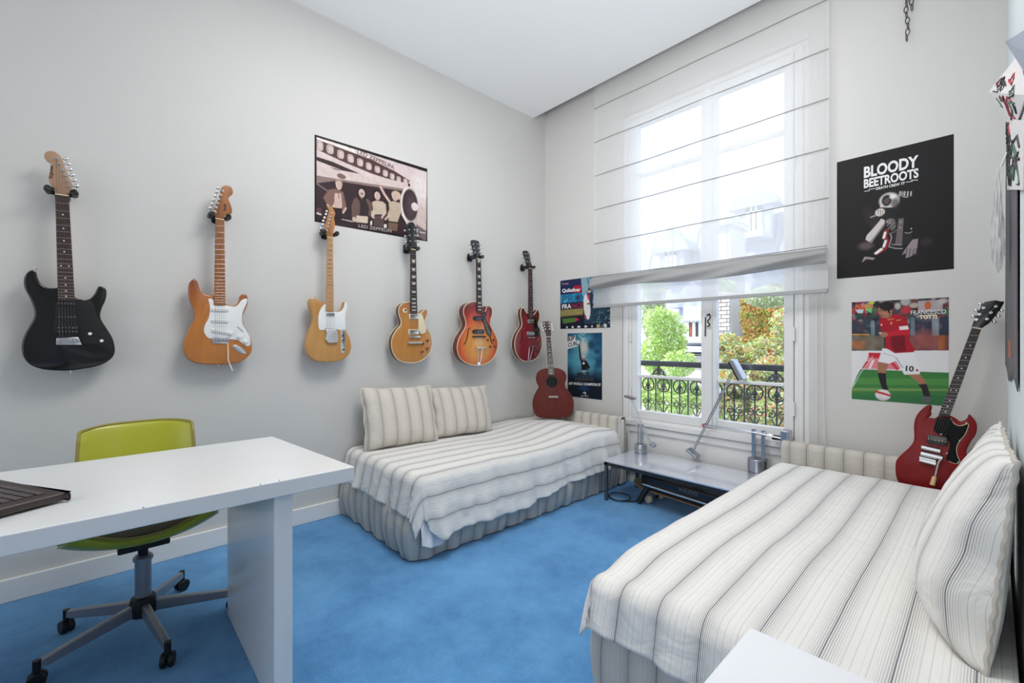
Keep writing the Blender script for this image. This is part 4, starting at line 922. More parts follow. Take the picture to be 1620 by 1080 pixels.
def bridge_plate(R, P, pts, h=.006, saddles=6, z=0):
    q = P(pts); o = MB().prism(q, z, z+.003, .0008).build('bridge', CH, R, smooth=True); a, b, c, d = [Vector(x) for x in q]
    for i in range(saddles):
        t0, t1 = (i+.12)/saddles, (i+.88)/saddles
        MB().prism([tuple(a.lerp(b, t0).lerp(d.lerp(c, t0), .15)), tuple(a.lerp(b, t1).lerp(d.lerp(c, t1), .15)), tuple(a.lerp(b, t1).lerp(d.lerp(c, t1), .75)), tuple(a.lerp(b, t0).lerp(d.lerp(c, t0), .75))], z+.003, z+.003+h, .001).build('saddle', STEEL, o, smooth=True)
    return o
bridge_plate(R, P, z1_([(374, 728), (560, 718), (592, 784), (372, 784)]), z=.0015)
for p in P(z1_([(662, 690), (760, 750)])): knob(R, p, .010, .014, CH, WHT, .002)
strapb(R, P(z1_([(188, 150)]))[0], (0, 1, 0)); strapb(R, P(z1_([(495, 1003)]))[0], (0, -1, 0))
fh = Frame(f2.o, f2.ex, f2.ey); lettering(f2, R, 'Squier', z2_([(125, 285)])[0], z2_([(128, 160)])[0], 4, mat('headstock logo', (58, 40, 34), .5), off=.0012)
hanger(fr, (97.5, 303.5), .105-.008, 'black padded wall hanger holding the black guitar', .042)

MAPLEB = mat('dark amber maple', (160, 100, 54), .4, coat=.2, grain=(5, .2, (8, .7, 1)))
# 2 amber with white pickguard
fr = wallframe(.10); z3 = lambda p: zm(280, 430, 6.754, p); z4 = lambda p: zm(310, 280, 6.75, p)
R, f2, P, sx, ax = guitar('electric_guitar', 'amber wood electric guitar with white pickguard and large maple headstock, second from the left', fr, (345, 578),
    z3([(405, 245), (375, 247), (330, 243), (285, 230), (250, 195), (235, 150), (222, 105), (200, 82), (165, 82), (135, 120), (125, 180), (128, 260), (150, 330), (180, 400), (190, 470), (175, 530), (135, 600), (95, 680), (70, 770), (77, 860), (115, 925), (180, 965), (260, 983), (350, 990), (450, 991), (560, 985), (680, 962), (765, 900), (800, 840), (800, 760), (778, 690), (735, 600), (707, 540), (702, 480), (730, 410), (757, 340), (757, 270), (738, 240), (702, 238), (677, 262), (667, 310), (635, 350), (590, 362), (550, 352), (515, 335), (450, 320), (410, 290)]),
    .045, AMB, z4([(211, 448), (303, 448)])+z3([(396, 352), (519, 353)]), MAPLEB, MAPLEB,
    z4([(211, 440), (206, 405), (188, 378), (215, 300), (245, 215), (265, 135), (282, 105), (320, 88), (365, 98), (393, 135), (393, 178), (362, 205), (347, 235), (370, 290), (385, 340), (382, 388), (340, 393), (312, 412), (303, 440)]), MAPLEB,
    z4([(285, 148), (265, 192), (248, 238), (238, 282), (218, 325), (206, 368)]), z4([(250, 124), (236, 168), (220, 210), (205, 252), (188, 296), (172, 340)]), z3([(462, 735)])[0], GG, dotc=mat('dark dot', (50, 34, 26), .5))
WPG = mat('white pickguard', (236, 238, 238), .35, coat=.2)
plate(R, 'pickguard', P(z3([(335, 290), (372, 290), (392, 312), (396, 350), (455, 358), (520, 357), (560, 368), (610, 372), (652, 350), (692, 300), (742, 285), (750, 312), (733, 360), (703, 430), (693, 500), (703, 560), (742, 630), (773, 690), (786, 768), (763, 793), (735, 788), (690, 755), (640, 727), (560, 720), (460, 706), (372, 712), (336, 706), (302, 670), (287, 620), (302, 560), (335, 500), (350, 430), (348, 350)])), 0, .0022, WPG, smooth_k=3)
for q in ((362, 403, 548, 409), (362, 520, 548, 527), (365, 620, 552, 652)):
    a, b = P(z3([q[:2], q[2:]])); pickup(R, f2, a, b, .017, WHT, .006, .002, BLK)
bridge_plate(R, P, z3([(376, 700), (552, 700), (552, 765), (376, 765)]), z=.0015)
for p in P(z3([(572, 655), (663, 692), (730, 745)])): knob(R, p, .0115, .014, WHT, None, .002)
a, b = P(z3([(645, 585), (708, 640)])); MB().tube([(*a, .003), (*b, .003)], .0022, 6).build('selector_slot', STEEL, R, smooth=True)
c = P(z3([(668, 826)]))[0]; a, b = [Vector(p) for p in P(z3([(596, 783), (738, 872)]))]; d = (b-a).normalized(); n_ = Vector((-d.y, d.x)); c = (a+b)/2
MB().prism([tuple(c+d*((b-a).length/2*math.cos(t*PI/12))+n_*(.0145*math.sin(t*PI/12))) for t in range(24)], 0, .003, .001).build('jack_plate', CH, R, smooth=True)
a, b, c = P(z3([(547, 765), (543, 940), (588, 1055)]), .02); MB().tube([(*a, .008), (*b, .03), (*c, .032)], [.0022, .0024, .0032], 7).build('tremolo_arm', WHT, R, smooth=True)
strapb(R, P(z3([(186, 84)]))[0], (0, 1, 0)); strapb(R, P(z3([(457, 990)]))[0], (0, -1, 0))
lettering(f2, R, 'Fender', z4([(325, 365)])[0], z4([(322, 285)])[0], 4.5, mat('headstock logo', (58, 40, 34), .5), off=.0012)
hanger(fr, (347, 342.5), .10-.008, 'black padded wall hanger holding the amber guitar with white pickguard', .040)

# 3 blonde single cutaway
fr = wallframe(.10); z5 = lambda p: zm(470, 460, 9, p); z6 = lambda p: zm(490, 320, 6.75, p)
BLONDE = burst_mat('blonde lacquer', (0, .13), .34, .36, [(0, (216, 160, 88)), (.7, (208, 150, 80)), (.9, (204, 158, 96)), (1, (178, 120, 60))])
R, f2, P, sx, ax = guitar('electric_guitar', 'blonde single cutaway electric guitar with white pickguard and silver bridge cover, third from the left', fr, (519, 573),
    z5([(412, 190), (395, 172), (330, 142), (280, 112), (230, 97), (190, 112), (172, 150), (175, 220), (205, 300), (225, 370), (220, 450), (190, 530), (160, 610), (135, 700), (128, 780), (145, 870), (185, 940), (250, 990), (330, 1010), (440, 1015), (560, 1005), (660, 975), (730, 920), (768, 840), (773, 760), (753, 670), (715, 590), (692, 530), (688, 440), (692, 350), (712, 280), (720, 210), (700, 165), (675, 157), (663, 190), (648, 240), (618, 280), (570, 297), (520, 290), (460, 270), (415, 240)]),
    .045, BLONDE, z6([(190, 372), (248, 376)])+z5([(410, 284), (521, 290)]), MAPLE, MAPLE,
    z6([(190, 365), (184, 340), (152, 312), (165, 260), (180, 200), (198, 130), (210, 92), (198, 62), (190, 45), (215, 38), (245, 60), (268, 100), (273, 130), (262, 160), (262, 185), (271, 215), (270, 250), (262, 285), (250, 330), (248, 365)]), MAPLED,
    z6([(235, 118), (228, 152), (215, 188), (205, 224), (195, 262), (180, 300)]), z6([(202, 100), (192, 132), (178, 168), (165, 203), (158, 242), (137, 282)]), z5([(480, 640)])[0], GG, dotc=mat('dark dot', (50, 34, 26), .5))
plate(R, 'pickguard', P(z5([(405, 185), (355, 227), (317, 300), (302, 370), (301, 450), (312, 538), (345, 557), (400, 553), (405, 537), (550, 543), (620, 558), (684, 566), (685, 440), (690, 330), (716, 235), (700, 170), (680, 162), (667, 220), (635, 277), (580, 302), (520, 296), (415, 290), (406, 240)])), 0, .0022, WPG, smooth_k=3)
a, b = P(z5([(405, 328), (530, 335)])); pickup(R, f2, a, b, .022, CH, .007, .002)
plate(R, 'bridge_cover', P(z5([(402, 550), (475, 546), (548, 548), (560, 590), (572, 640), (566, 725), (520, 738), (440, 738), (397, 692), (412, 620)])), 0, .016, mat('silver cover', (214, 214, 218), .25, .55), .005, 4)
q = P(z5([(622, 560), (684, 562), (686, 720), (684, 850), (655, 885), (622, 860), (620, 700)])); plate(R, 'control_plate', q, 0, .0025, CH, .0006, 3)
for p in P(z5([(648, 695), (650, 832)])): knob(R, p, .009, .016, CH, BLK)
a = P(z5([(650, 640)]))[0]; MB().tube([(*a, 0), (a[0], a[1]+.004, .014)], .004, 8).build('selector_switch', BLK, R, smooth=True)
strapb(R, P(z5([(262, 100)]))[0], (0, 1, 0)); strapb(R, P(z5([(440, 1012)]))[0], (0, -1, 0))
hanger(fr, (521, 369), .10-.008, 'black padded wall hanger holding the blonde guitar', .040)

# 4 gold carved top
fr = wallframe(.105); z7 = lambda p: zm(605, 460, 9, p); z8 = lambda p: zm(620, 340, 7.715, p)
GOLD = burst_mat('gold lacquer', (0, .13), .3, .33, [(0, (206, 138, 62)), (.65, (206, 142, 72)), (.9, (188, 122, 60)), (1, (150, 92, 44))])
MAHO = mat('dark mahogany', (74, 36, 28), .3, coat=.5, grain=(6, .25, (8, 1, 1)))
R, f2, P, sx, ax = guitar('electric_guitar', 'gold topped electric guitar with dark sides and cream toggle ring, fourth from the left', fr, (652, 574),
    z7([(415, 175), (350, 165), (290, 178), (245, 225), (233, 290), (245, 360), (268, 420), (265, 480), (225, 530), (180, 590), (145, 660), (132, 740), (140, 830), (170, 910), (220, 975), (300, 1010), (400, 1022), (500, 1015), (600, 965), (670, 890), (702, 800), (708, 720), (690, 630), (650, 560), (612, 500), (600, 460), (615, 410), (640, 340), (643, 290), (628, 268), (600, 266), (562, 300), (530, 325), (490, 315), (430, 290)]),
    .05, GOLD, z8([(232, 418), (293, 422)])+z7([(400, 326), (500, 326)]), EBON, MAHO,
    z8([(232, 412), (212, 398), (190, 370), (192, 300), (184, 220), (172, 150), (200, 100), (258, 88), (298, 160), (300, 250), (302, 330), (308, 380), (293, 415)]), BLKG,
    z8([(210, 180), (215, 250), (222, 320), (275, 180), (280, 250), (284, 320)]), z8([(178, 185), (184, 255), (190, 325), (306, 180), (310, 250), (312, 322)]), z7([(450, 655)])[0], GG, body_r=.012, sidemat=MAHO, binding=CREAM, dots='trap', dotc=mat('pearl inlay', (210, 208, 196), .3), nfret=22, tuner_m=STEEL)
for q in (((388, 365), (512, 365)), ((378, 585), (505, 585))):
    a, b = P(z7(q)); pickup(R, f2, a, b, .030, CH, .009, 0, None, CREAM)
plate(R, 'pickguard', P(z7([(508, 335), (558, 332), (575, 380), (590, 420), (592, 470), (618, 530), (600, 598), (540, 610), (520, 565), (507, 560), (507, 450)])), .004, .0065, CREAM, smooth_k=3)
a, b = P(z7([(375, 655), (528, 652)])); pickup(R, f2, a, b, .014, CH, .012)
a, b = P(z7([(352, 737), (545, 735)])); MB().tube([(*a, .012), (*b, .012)], .0085, 10).build('tailpiece', CH, R, smooth=True)
for p in P(z7([(635, 703), (568, 750), (628, 818), (555, 865)])): knob(R, p, .012, .016, BRASS, mat('dark knob top', (84, 52, 30), .4))
c = P(z7([(318, 280)]))[0]; MB().lathe((*c, 0), [(.0075, .001), (.018, .001), (.018, .003), (.0075, .003)], 20).build('toggle_ring', CREAM, R, smooth=True); MB().tube([(*c, 0), (c[0]+.004, c[1]+.006, .016)], .0045, 8).build('toggle_switch', BLK, R, smooth=True)
strapb(R, P(z7([(400, 1020)]))[0], (0, -1, 0)); strapb(R, P(z7([(308, 172)]))[0], (-.3, 1, 0))
hanger(fr, (652, 393), .105-.008, 'black padded wall hanger holding the gold topped guitar', .036)

# 5 cherry sunburst hollow body
fr = wallframe(.125); z9 = lambda p: zm(710, 460, 8.31, p); z10 = lambda p: zm(720, 370, 9.82, p)
CB = burst_mat('cherry sunburst lacquer', (.0, .17), .30, .33, [(0, (240, 176, 80)), (.38, (236, 150, 56)), (.62, (222, 96, 48)), (.85, (176, 44, 36)), (1, (122, 28, 28))])
R, f2, P, sx, ax = guitar('electric_guitar', 'cherry sunburst hollow body electric guitar with sound holes and wire tailpiece, fifth from the left', fr, (757, 578),
    z9([(385, 150), (345, 142), (290, 150), (230, 180), (200, 230), (197, 300), (217, 370), (230, 430), (215, 490), (180, 550), (140, 620), (117, 700), (114, 780), (140, 860), (190, 920), (270, 960), (360, 978), (440, 973), (520, 943), (590, 880), (632, 790), (646, 700), (632, 620), (595, 540), (562, 480), (548, 430), (555, 370), (573, 310), (572, 250), (555, 213), (520, 198), (497, 212), (486, 260), (458, 280), (420, 270), (392, 220)]),
    .07, CB, z10([(336, 382), (400, 387)])+z9([(374, 287), (441, 287)]), EBON, MAHO,
    z10([(336, 375), (308, 350), (288, 270), (268, 190), (252, 104), (305, 94), (370, 116), (378, 180), (384, 260), (396, 340), (400, 378)]), BLKG,
    z10([(280, 160), (292, 225), (305, 290), (350, 160), (358, 225), (366, 290)]), z10([(258, 162), (270, 228), (282, 292), (384, 160), (390, 225), (396, 290)]), z9([(400, 600)])[0], GG, body_r=.010, sidemat=mat('dark cherry', (96, 30, 26), .25, coat=.5), binding=CREAM, dots='block', dotc=mat('pearl inlay', (210, 208, 196), .3), nfret=20, tuner_m=STEEL)
plate(R, 'pickguard', P(z9([(430, 290), (468, 268), (488, 310), (482, 360), (515, 440), (552, 510), (548, 600), (515, 580), (478, 520), (462, 440), (440, 400), (432, 340)])), .004, .0065, mat('tortoise pickguard', (56, 44, 42), .15, coat=.6), smooth_k=3)
for q in (((332, 358), (455, 358)), ((322, 533), (458, 533))):
    a, b = P(z9(q)); pickup(R, f2, a, b, .034, BLKG, .010, 0, STEEL)
    c = Vector(a); MB().prism([(c.x+.004, c.y+.016), (c.x-.016, c.y), (c.x+.004, c.y-.016)], 0, .009, .001).build('dog_ear', BLKG, R, smooth=True)
a, b = P(z9([(308, 601), (480, 601)])); pickup(R, f2, a, b, .012, ROSE, .014)
SLOT = mat('sound hole shade', (24, 14, 10), .9)  # dark tubes laid on the top stand for the shade in the openings
for pts in ([(288, 488), (262, 500), (250, 560), (238, 620), (215, 685), (190, 700)], [(505, 575), (535, 585), (548, 630), (562, 680), (582, 702)]):
    q = curve(P(z9(pts)), 4, False); MB().tube([(x, y, .0006) for x, y in q], [.0022+.0022*math.sin(PI*i/(len(q)-1)) for i in range(len(q))], 6).build('sound_hole', SLOT, R, smooth=True)
a, b = P(z9([(352, 748), (476, 748)])); MB().tube([(*a, .016), (*b, .016)], .0075, 8).build('tailpiece', CH, R, smooth=True)
for s in ((365, 378), (430, 405)):
    a, b = P(z9([(s[0], 755), (s[1], 970)])); MB().tube([(*a, .015), (*b, .003)], .0022, 6).build('tail_rod', CH, R, smooth=True)
a, b = P(z9([(372, 945), (412, 945)])); MB().box((a[0], a[1]-.02, 0), (b[0], b[1]+.006, .004)).build('tail_plate', CH, R, bevel=.001)
for p in P(z9([(510, 645), (583, 645), (543, 732), (605, 732)])): knob(R, p, .0105, .014, mat('brown knob', (120, 66, 34), .3))
hanger(fr, (755, 406), .125-.008, 'black padded wall hanger holding the cherry sunburst guitar', .036)

# 6 cherry red thin body, double cutaway
fr = wallframe(.115); z11 = lambda p: zm(800, 470, 9, p); z12 = lambda p: zm(805, 385, 10.8, p)
CR = burst_mat('cherry red lacquer', (0, .15), .3, .34, [(0, (150, 22, 34)), (.6, (140, 18, 28)), (.9, (112, 14, 24)), (1, (80, 12, 18))])
R, f2, P, sx, ax = guitar('electric_guitar', 'cherry red double cutaway electric guitar with cream binding, rightmost on the left wall', fr, (840, 571),
    z11([(330, 225), (302, 226), (282, 200), (264, 162), (245, 152), (222, 180), (215, 250), (228, 320), (235, 390), (215, 440), (175, 500), (145, 570), (131, 650), (136, 740), (165, 820), (210, 878), (270, 908), (330, 909), (400, 893), (455, 848), (495, 778), (514, 700), (514, 610), (500, 540), (477, 480), (462, 430), (462, 380), (480, 310), (483, 240), (465, 188), (445, 182), (430, 217), (400, 252), (365, 262), (340, 250)]),
    .045, CR, z12([(348, 423), (402, 428)])+z11([(334, 312), (394, 312)]), ROSE, mat('red mahogany neck', (88, 36, 32), .3, coat=.4),
    z12([(348, 418), (315, 385), (292, 290), (265, 200), (250, 132), (308, 122), (348, 170), (364, 260), (384, 340), (398, 385), (400, 420)]), BLKG,
    z12([(280, 180), (292, 245), (306, 310), (325, 180), (338, 245), (352, 310)]), z12([(258, 182), (270, 248), (284, 315), (352, 178), (362, 243), (374, 308)]), z11([(360, 580)])[0], GG, body_r=.007, sidemat=mat('dark cherry brown', (84, 36, 30), .25, coat=.5), binding=CREAM, nfret=20, tuner_m=STEEL)
plate(R, 'pickguard', P(z11([(398, 262), (428, 288), (440, 370), (462, 430), (483, 480), (476, 558), (440, 550), (402, 540), (398, 400)])), .004, .0065, BLKG, smooth_k=3)
for q in (((310, 343), (392, 343)), ((300, 515), (400, 515))):
    a, b = P(z11(q)); pickup(R, f2, a, b, .034, CH, .010, 0)
a, b = P(z11([(312, 574), (402, 576)])); pickup(R, f2, a, b, .010, CH, .012)
a, b = P(z11([(318, 700), (393, 700)])); MB().tube([(*a, .014), (*b, .014)], .009, 8).build('tailpiece', CH, R, smooth=True)
for s in ((325, 318), (378, 342)):
    a, b = P(z11([(s[0], 715), (s[1], 895)])); MB().tube([(*a, .013), (*b, .003)], .0022, 6).build('tail_rod', CH, R, smooth=True)
for p in P(z11([(467, 665), (470, 765), (445, 595), (400, 820)])): knob(R, p, .009, .013, BLK, CH)
for pts in ([(250, 480), (238, 510), (232, 570), (215, 630), (190, 655)],): 
    q = curve(P(z11(pts)), 4, False); MB().tube([(x, y, .0006) for x, y in q], [.002+.002*math.sin(PI*i/(len(q)-1)) for i in range(len(q))], 6).build('sound_hole', SLOT, R, smooth=True)
hanger(fr, (837.5, 422.5), .115-.008, 'black padded wall hanger holding the cherry red guitar nearest the corner', .036)

# 7 acoustic in the corner, standing on the left bed
bp = onX(876, 657, -2.62); face = Vector((.62, -.78, 0)).normalized(); rt = Vector((.78, .62, 0)).normalized(); up = Vector((0, 0, 1))
up = (up-face*.13).normalized(); rt = (rt+Vector((0, 0, .035))).normalized()
fr = Frame((bp.x, bp.y, bp.z), rt, up); z13 = lambda p: zm(835, 500, 6.35, p)
AC = mat('red brown mahogany', (98, 42, 36), .5, coat=0, spec=.2, grain=(5, .22, (14, .8, 1)))
R, f2, P, sx, ax = guitar('acoustic_guitar', 'small red brown acoustic guitar standing in the corner on the left bed', fr, (876, 657),
    z13([(200, 522), (140, 532), (97, 565), (80, 620), (90, 670), (106, 710), (83, 755), (56, 815), (46, 880), (55, 945), (85, 1000), (150, 1022), (250, 1026), (340, 1022), (415, 1000), (450, 955), (461, 900), (454, 830), (420, 762), (377, 712), (370, 670), (386, 610), (368, 557), (320, 527), (262, 518)]),
    .09, AC, z13([(185, 206), (228, 206), (206, 596), (268, 596)]), ROSE, mat('dark mahogany', (74, 36, 28), .3),
    z13([(186, 203), (180, 172), (160, 130), (150, 90), (151, 57), (188, 50), (223, 54), (226, 90), (231, 130), (232, 165), (228, 203)]), mat('dark brown headstock', (66, 44, 38), .4),
    z13([(164, 75), (168, 102), (176, 130), (214, 73), (217, 100), (220, 128)]), z13([(150, 80), (155, 108), (162, 136), (231, 78), (234, 106), (237, 134)]), z13([(257, 808)])[0], None, body_r=.006, nfret=19, tuner_m=WHT, dots='dot')
c = P(z13([(242, 660)]))[0]; r_ = .048
MB().cyl((*c, 0), r_*1.16, .0006, 32).build('rosette', mat('rosette', (50, 32, 28), .5), R, smooth=True); MB().cyl((*c, .0004), r_, .0006, 32).build('sound_hole', mat('round hole shade', (14, 11, 10), .9), R, smooth=True)  # black disc on the closed top stands for the shade inside the hole
a, b = P(z13([(205, 812), (312, 812)])); pickup(R, f2, a, b, .026, mat('dark bridge', (92, 52, 46), .5), .007); a, b = P(z13([(212, 806), (304, 806)])); MB().tube([(*a, .009), (*b, .009)], .0028, 6).build('saddle', WHT, R, smooth=True)
for i in range(6):
    q = Vector(P(z13([(218, 818)]))[0]).lerp(Vector(P(z13([(300, 818)]))[0]), i/5); MB().cyl((*q, .007), .003, .004, 8).build('bridge_pin', WHT, R, smooth=True)

# 8 cherry red double horn guitar leaning in the right corner
b8 = onY(1473, 790, 3.035); face = Vector((.02, -1, .0)).normalized(); up = (Vector((0, 0, 1))+Vector((0, .12, 0))).normalized()
fr = Frame(b8, (1, .02, 0), up); z14 = lambda p: zm(1400, 630, 6.75, p); z15 = lambda p: zm(1470, 460, 5.4, p)
SGM = burst_mat('cherry lacquer', (.05, .2), .42, .46, [(0, (140, 18, 22)), (.6, (130, 14, 18)), (.9, (108, 12, 16)), (1, (74, 10, 14))], .12)
R, f2, P, sx, ax = guitar('electric_guitar', 'cherry red electric guitar with two pointed horns and black pickguard, leaning in the right corner', fr, (1473, 790),
    z14([(572, 185), (545, 205), (515, 213), (488, 205), (462, 210), (480, 190), (496, 172), (490, 140), (500, 100), (494, 76), (460, 70), (410, 100), (350, 160), (317, 230), (307, 310), (311, 400), (298, 470), (240, 540), (172, 600), (122, 660), (110, 730), (114, 810), (140, 890), (210, 970), (330, 1040), (500, 1080), (660, 1075), (760, 1020), (820, 950), (858, 870), (878, 790), (892, 720), (880, 640), (872, 560), (920, 460), (968, 390), (985, 310), (968, 240), (920, 185), (893, 168), (884, 200), (850, 232), (800, 243), (752, 210), (700, 185), (640, 175)]),
    .036, SGM, z15([(363, 316), (447, 319)])+z14([(571, 182), (690, 190)]), EBON, mat('red mahogany neck', (88, 36, 32), .3, coat=.4),
    z15([(363, 313), (370, 290), (378, 265), (420, 182), (463, 103), (510, 88), (565, 80), (610, 88), (640, 90), (634, 112), (588, 182), (520, 268), (470, 302), (447, 316)]), BLKG,
    z15([(465, 145), (430, 200), (405, 245), (570, 132), (527, 185), (493, 240)]), z15([(450, 125), (414, 180), (390, 228), (606, 155), (575, 205), (540, 255)]), z14([(490, 600)])[0], None, body_r=.010, nfret=22, tuner_m=CH)
plate(R, 'pickguard', P(z14([(556, 205), (630, 200), (702, 212), (738, 268), (800, 293), (850, 285), (884, 272), (886, 310), (850, 390), (800, 450), (766, 520), (770, 600), (800, 680), (780, 692), (740, 693), (684, 668), (652, 640), (680, 560), (690, 470), (650, 415), (600, 395), (524, 345), (532, 270)])), .0, .0028, mat('matt black pickguard', (16, 17, 18), .6, spec=.15), smooth_k=3)
MB().tube([(x, y, .0014) for x, y in curve(P(z14([(702, 212), (738, 268), (800, 293), (884, 272), (886, 310), (850, 390), (800, 450), (766, 520), (770, 600), (800, 680), (740, 693), (684, 668)])), 3, False)], .0016, 5).build('pickguard_edge', CREAM, R, smooth=True)
a, b = P(z14([(450, 428), (668, 466)])); pickup(R, f2, a, b, .042, BLKG, .010, .001, CREAM)
for q, w in ((((392, 517), (592, 563)), .011), (((385, 585), (615, 638)), .012), (((370, 625), (545, 668)), .006), (((372, 655), (545, 698)), .012)):
    a, b = P(z14(q)); MB().tube([(*a, .012), (*b, .012)], w, 12).build('bridge' if w == .011 else 'vibrato_bar', CH, R, smooth=True)
q = P(z14([(590, 655), (568, 690), (553, 750), (535, 832)]), .025); ar = MB().tube([(x, y, .022) for x, y in q], .0042, 8).build('vibrato_arm', CH, R, smooth=True)
q = P(z14([(530, 835), (505, 925)]), .025); MB().tube([(*q[0], .022), (*q[1], .024)], [.0085, .0105], 10).build('arm_grip', mat('cream amber grip', (226, 188, 140), .4), ar, smooth=True)
for p in P(z14([(765, 818), (690, 908)])): knob(R, p, .017, .02, BLK, CREAM)
for p in P(z14([(600, 382), (798, 450), (868, 263), (660, 585), (782, 680)])): MB().cyl((*p, .0028), .003, .001, 8).build('screw', STEEL, R, smooth=True)
# ------------------------------------------------------------------ posters: printed paper sheets (colour only) with real lettering meshes
class Canvas:
    def __init__(s, c4, plane, nx, ny, bg):
        """c4: pixel corners tl, tr, br, bl on the plane frame"""
        s.fr = plane; q = [Vector(plane.px(*p, .001)) for p in c4]
        x0 = (q[0].x+q[3].x)/2; x1 = (q[1].x+q[2].x)/2; y1 = (q[0].y+q[1].y)/2; y0 = (q[2].y+q[3].y)/2
        s.x0, s.x1, s.y0, s.y1 = x0, x1, y0, y1; s.nx, s.ny = nx, ny
        s.X, s.Y = np.meshgrid(np.linspace(x0, x1, nx), np.linspace(y1, y0, ny)); s.c = np.zeros((ny, nx, 3))+np.array(lin(bg))
    def q(s, p): return s.fr.px(p[0], p[1], .001)
    def put(s, m, col): 
        m = np.clip(m, 0, 1)[..., None]; s.c = s.c*(1-m)+np.array(lin(col))*m; return s
    def poly(s, pts, col, a=1):
        P = [s.q(p) for p in pts]; n = len(P); acc = np.zeros(s.X.shape); hx_ = (s.x1-s.x0)/s.nx; hy_ = (s.y1-s.y0)/s.ny
        for ox, oy in ((-.4, -.4), (0, -.4), (.4, -.4), (-.4, 0), (0, 0), (.4, 0), (-.4, .4), (0, .4), (.4, .4)):
            XX, YY = s.X+ox*hx_*1.3, s.Y+oy*hy_*1.3; inside = np.zeros(s.X.shape, bool)
            for i in range(n):
                (ax, ay), (bx_, by) = P[i-1], P[i]
                if ay == by: continue
                inside ^= ((ay > YY) != (by > YY)) & (XX < (bx_-ax)*(YY-ay)/(by-ay)+ax)
            acc += inside
        return s.put(acc/9*a, col)
    def ell(s, p, rx, ry, col, a=1, soft=.15, rot=0):
        c = s.q(p); e = s.q((p[0]+rx, p[1])); f = s.q((p[0], p[1]+ry)); RX_ = abs(e[0]-c[0])+1e-6; RY_ = abs(f[1]-c[1])+1e-6
        dx, dy = s.X-c[0], s.Y-c[1]; cs, sn = math.cos(rot), math.sin(rot); d = np.hypot((dx*cs+dy*sn)/RX_, (-dx*sn+dy*cs)/RY_)
        return s.put(np.clip((1+soft/2-d)/soft, 0, 1)*a, col)
    def rnd(s, p, rx, ry, col, a=1):
        c = s.q(p); e = s.q((p[0]+rx, p[1])); f = s.q((p[0], p[1]+ry)); g = s.q((p[0]+rx, p[1]+rx*.35)); sl = (g[1]-c[1])/(g[0]-c[0]+1e-9)*0
        d = (np.abs((s.X-c[0])/(e[0]-c[0]+1e-9))**3.2+np.abs((s.Y-c[1])/(f[1]-c[1]-1e-9))**3.2)**(1/3.2)
        return s.put(np.clip((1.06-d)/.12, 0, 1)*a, col)
    def line(s, pts, w, col, a=1):
        P = [np.array(s.q(p)) for p in pts]; wp = abs(s.q((pts[0][0], pts[0][1]+w))[1]-P[0][1])/2; m = np.zeros(s.X.shape)
        for A, B in zip(P[:-1], P[1:]):
            d = B-A; l2 = (d**2).sum()+1e-12; t = np.clip(((s.X-A[0])*d[0]+(s.Y-A[1])*d[1])/l2, 0, 1); D = np.hypot(s.X-A[0]-t*d[0], s.Y-A[1]-t*d[1]); m = np.maximum(m, np.clip((wp*1.25-D)/(wp*.5), 0, 1))
        return s.put(m*a, col)
    def noise(s, f, amp, seed=0, box=None):
        rs = np.random.RandomState(seed); n = np.zeros(s.X.shape)
        for k in range(14): th = rs.uniform(0, 6.28); g = f*rs.uniform(.5, 2.5); n += np.sin(g*(s.X*math.cos(th)+s.Y*math.sin(th))+rs.uniform(0, 6.28)+1.5*np.sin(g*.4*(s.X*math.sin(th)-s.Y*math.cos(th))))
        n = n/5; m = 1.0
        if box: a = s.q(box[0]); b = s.q(box[1]); m = ((s.X >= min(a[0], b[0])) & (s.X <= max(a[0], b[0])) & (s.Y >= min(a[1], b[1])) & (s.Y <= max(a[1], b[1])))
        s.c = np.clip(s.c*(1+amp*n*m)[..., None], 0, 1); return n
    def finish(s, name, label, cat, curl=.004, rough=.5, keep=None):
        nx, ny = s.nx, s.ny; u = (s.X-s.x0)/(s.x1-s.x0); v = (s.Y-s.y0)/(s.y1-s.y0)
        cx, cy = (s.x0+s.x1)/2, s.y0
        Zc = .002+curl*.25*(np.sin(3*u+1)*np.sin(4*v)+1)*.5*np.clip(4*np.minimum(np.minimum(u, 1-u), np.minimum(v, 1-v)), 0, 1)*0+.001
        o = s.fr.o+s.fr.ex*cx+s.fr.ey*cy; f = Frame(o, s.fr.ex, s.fr.ey); R = root(name, label, cat, matrix=f.matrix())
        w, h = (s.x1-s.x0)/2, s.y1-s.y0
        MB().box((-w, 0, .0002), (w, h, .0011)).build('paper', mat('poster paper back', (225, 225, 222), .7), R)
        grid_obj('print', np.stack([s.X-cx, s.Y-cy, np.full(s.X.shape, .0013)], -1)[::-1], vcol_mat('glossy print' if rough < .4 else 'matt print', rough), R, col=s.c[::-1], smooth=False)
        return R, f
SKIN = (206, 180, 168)
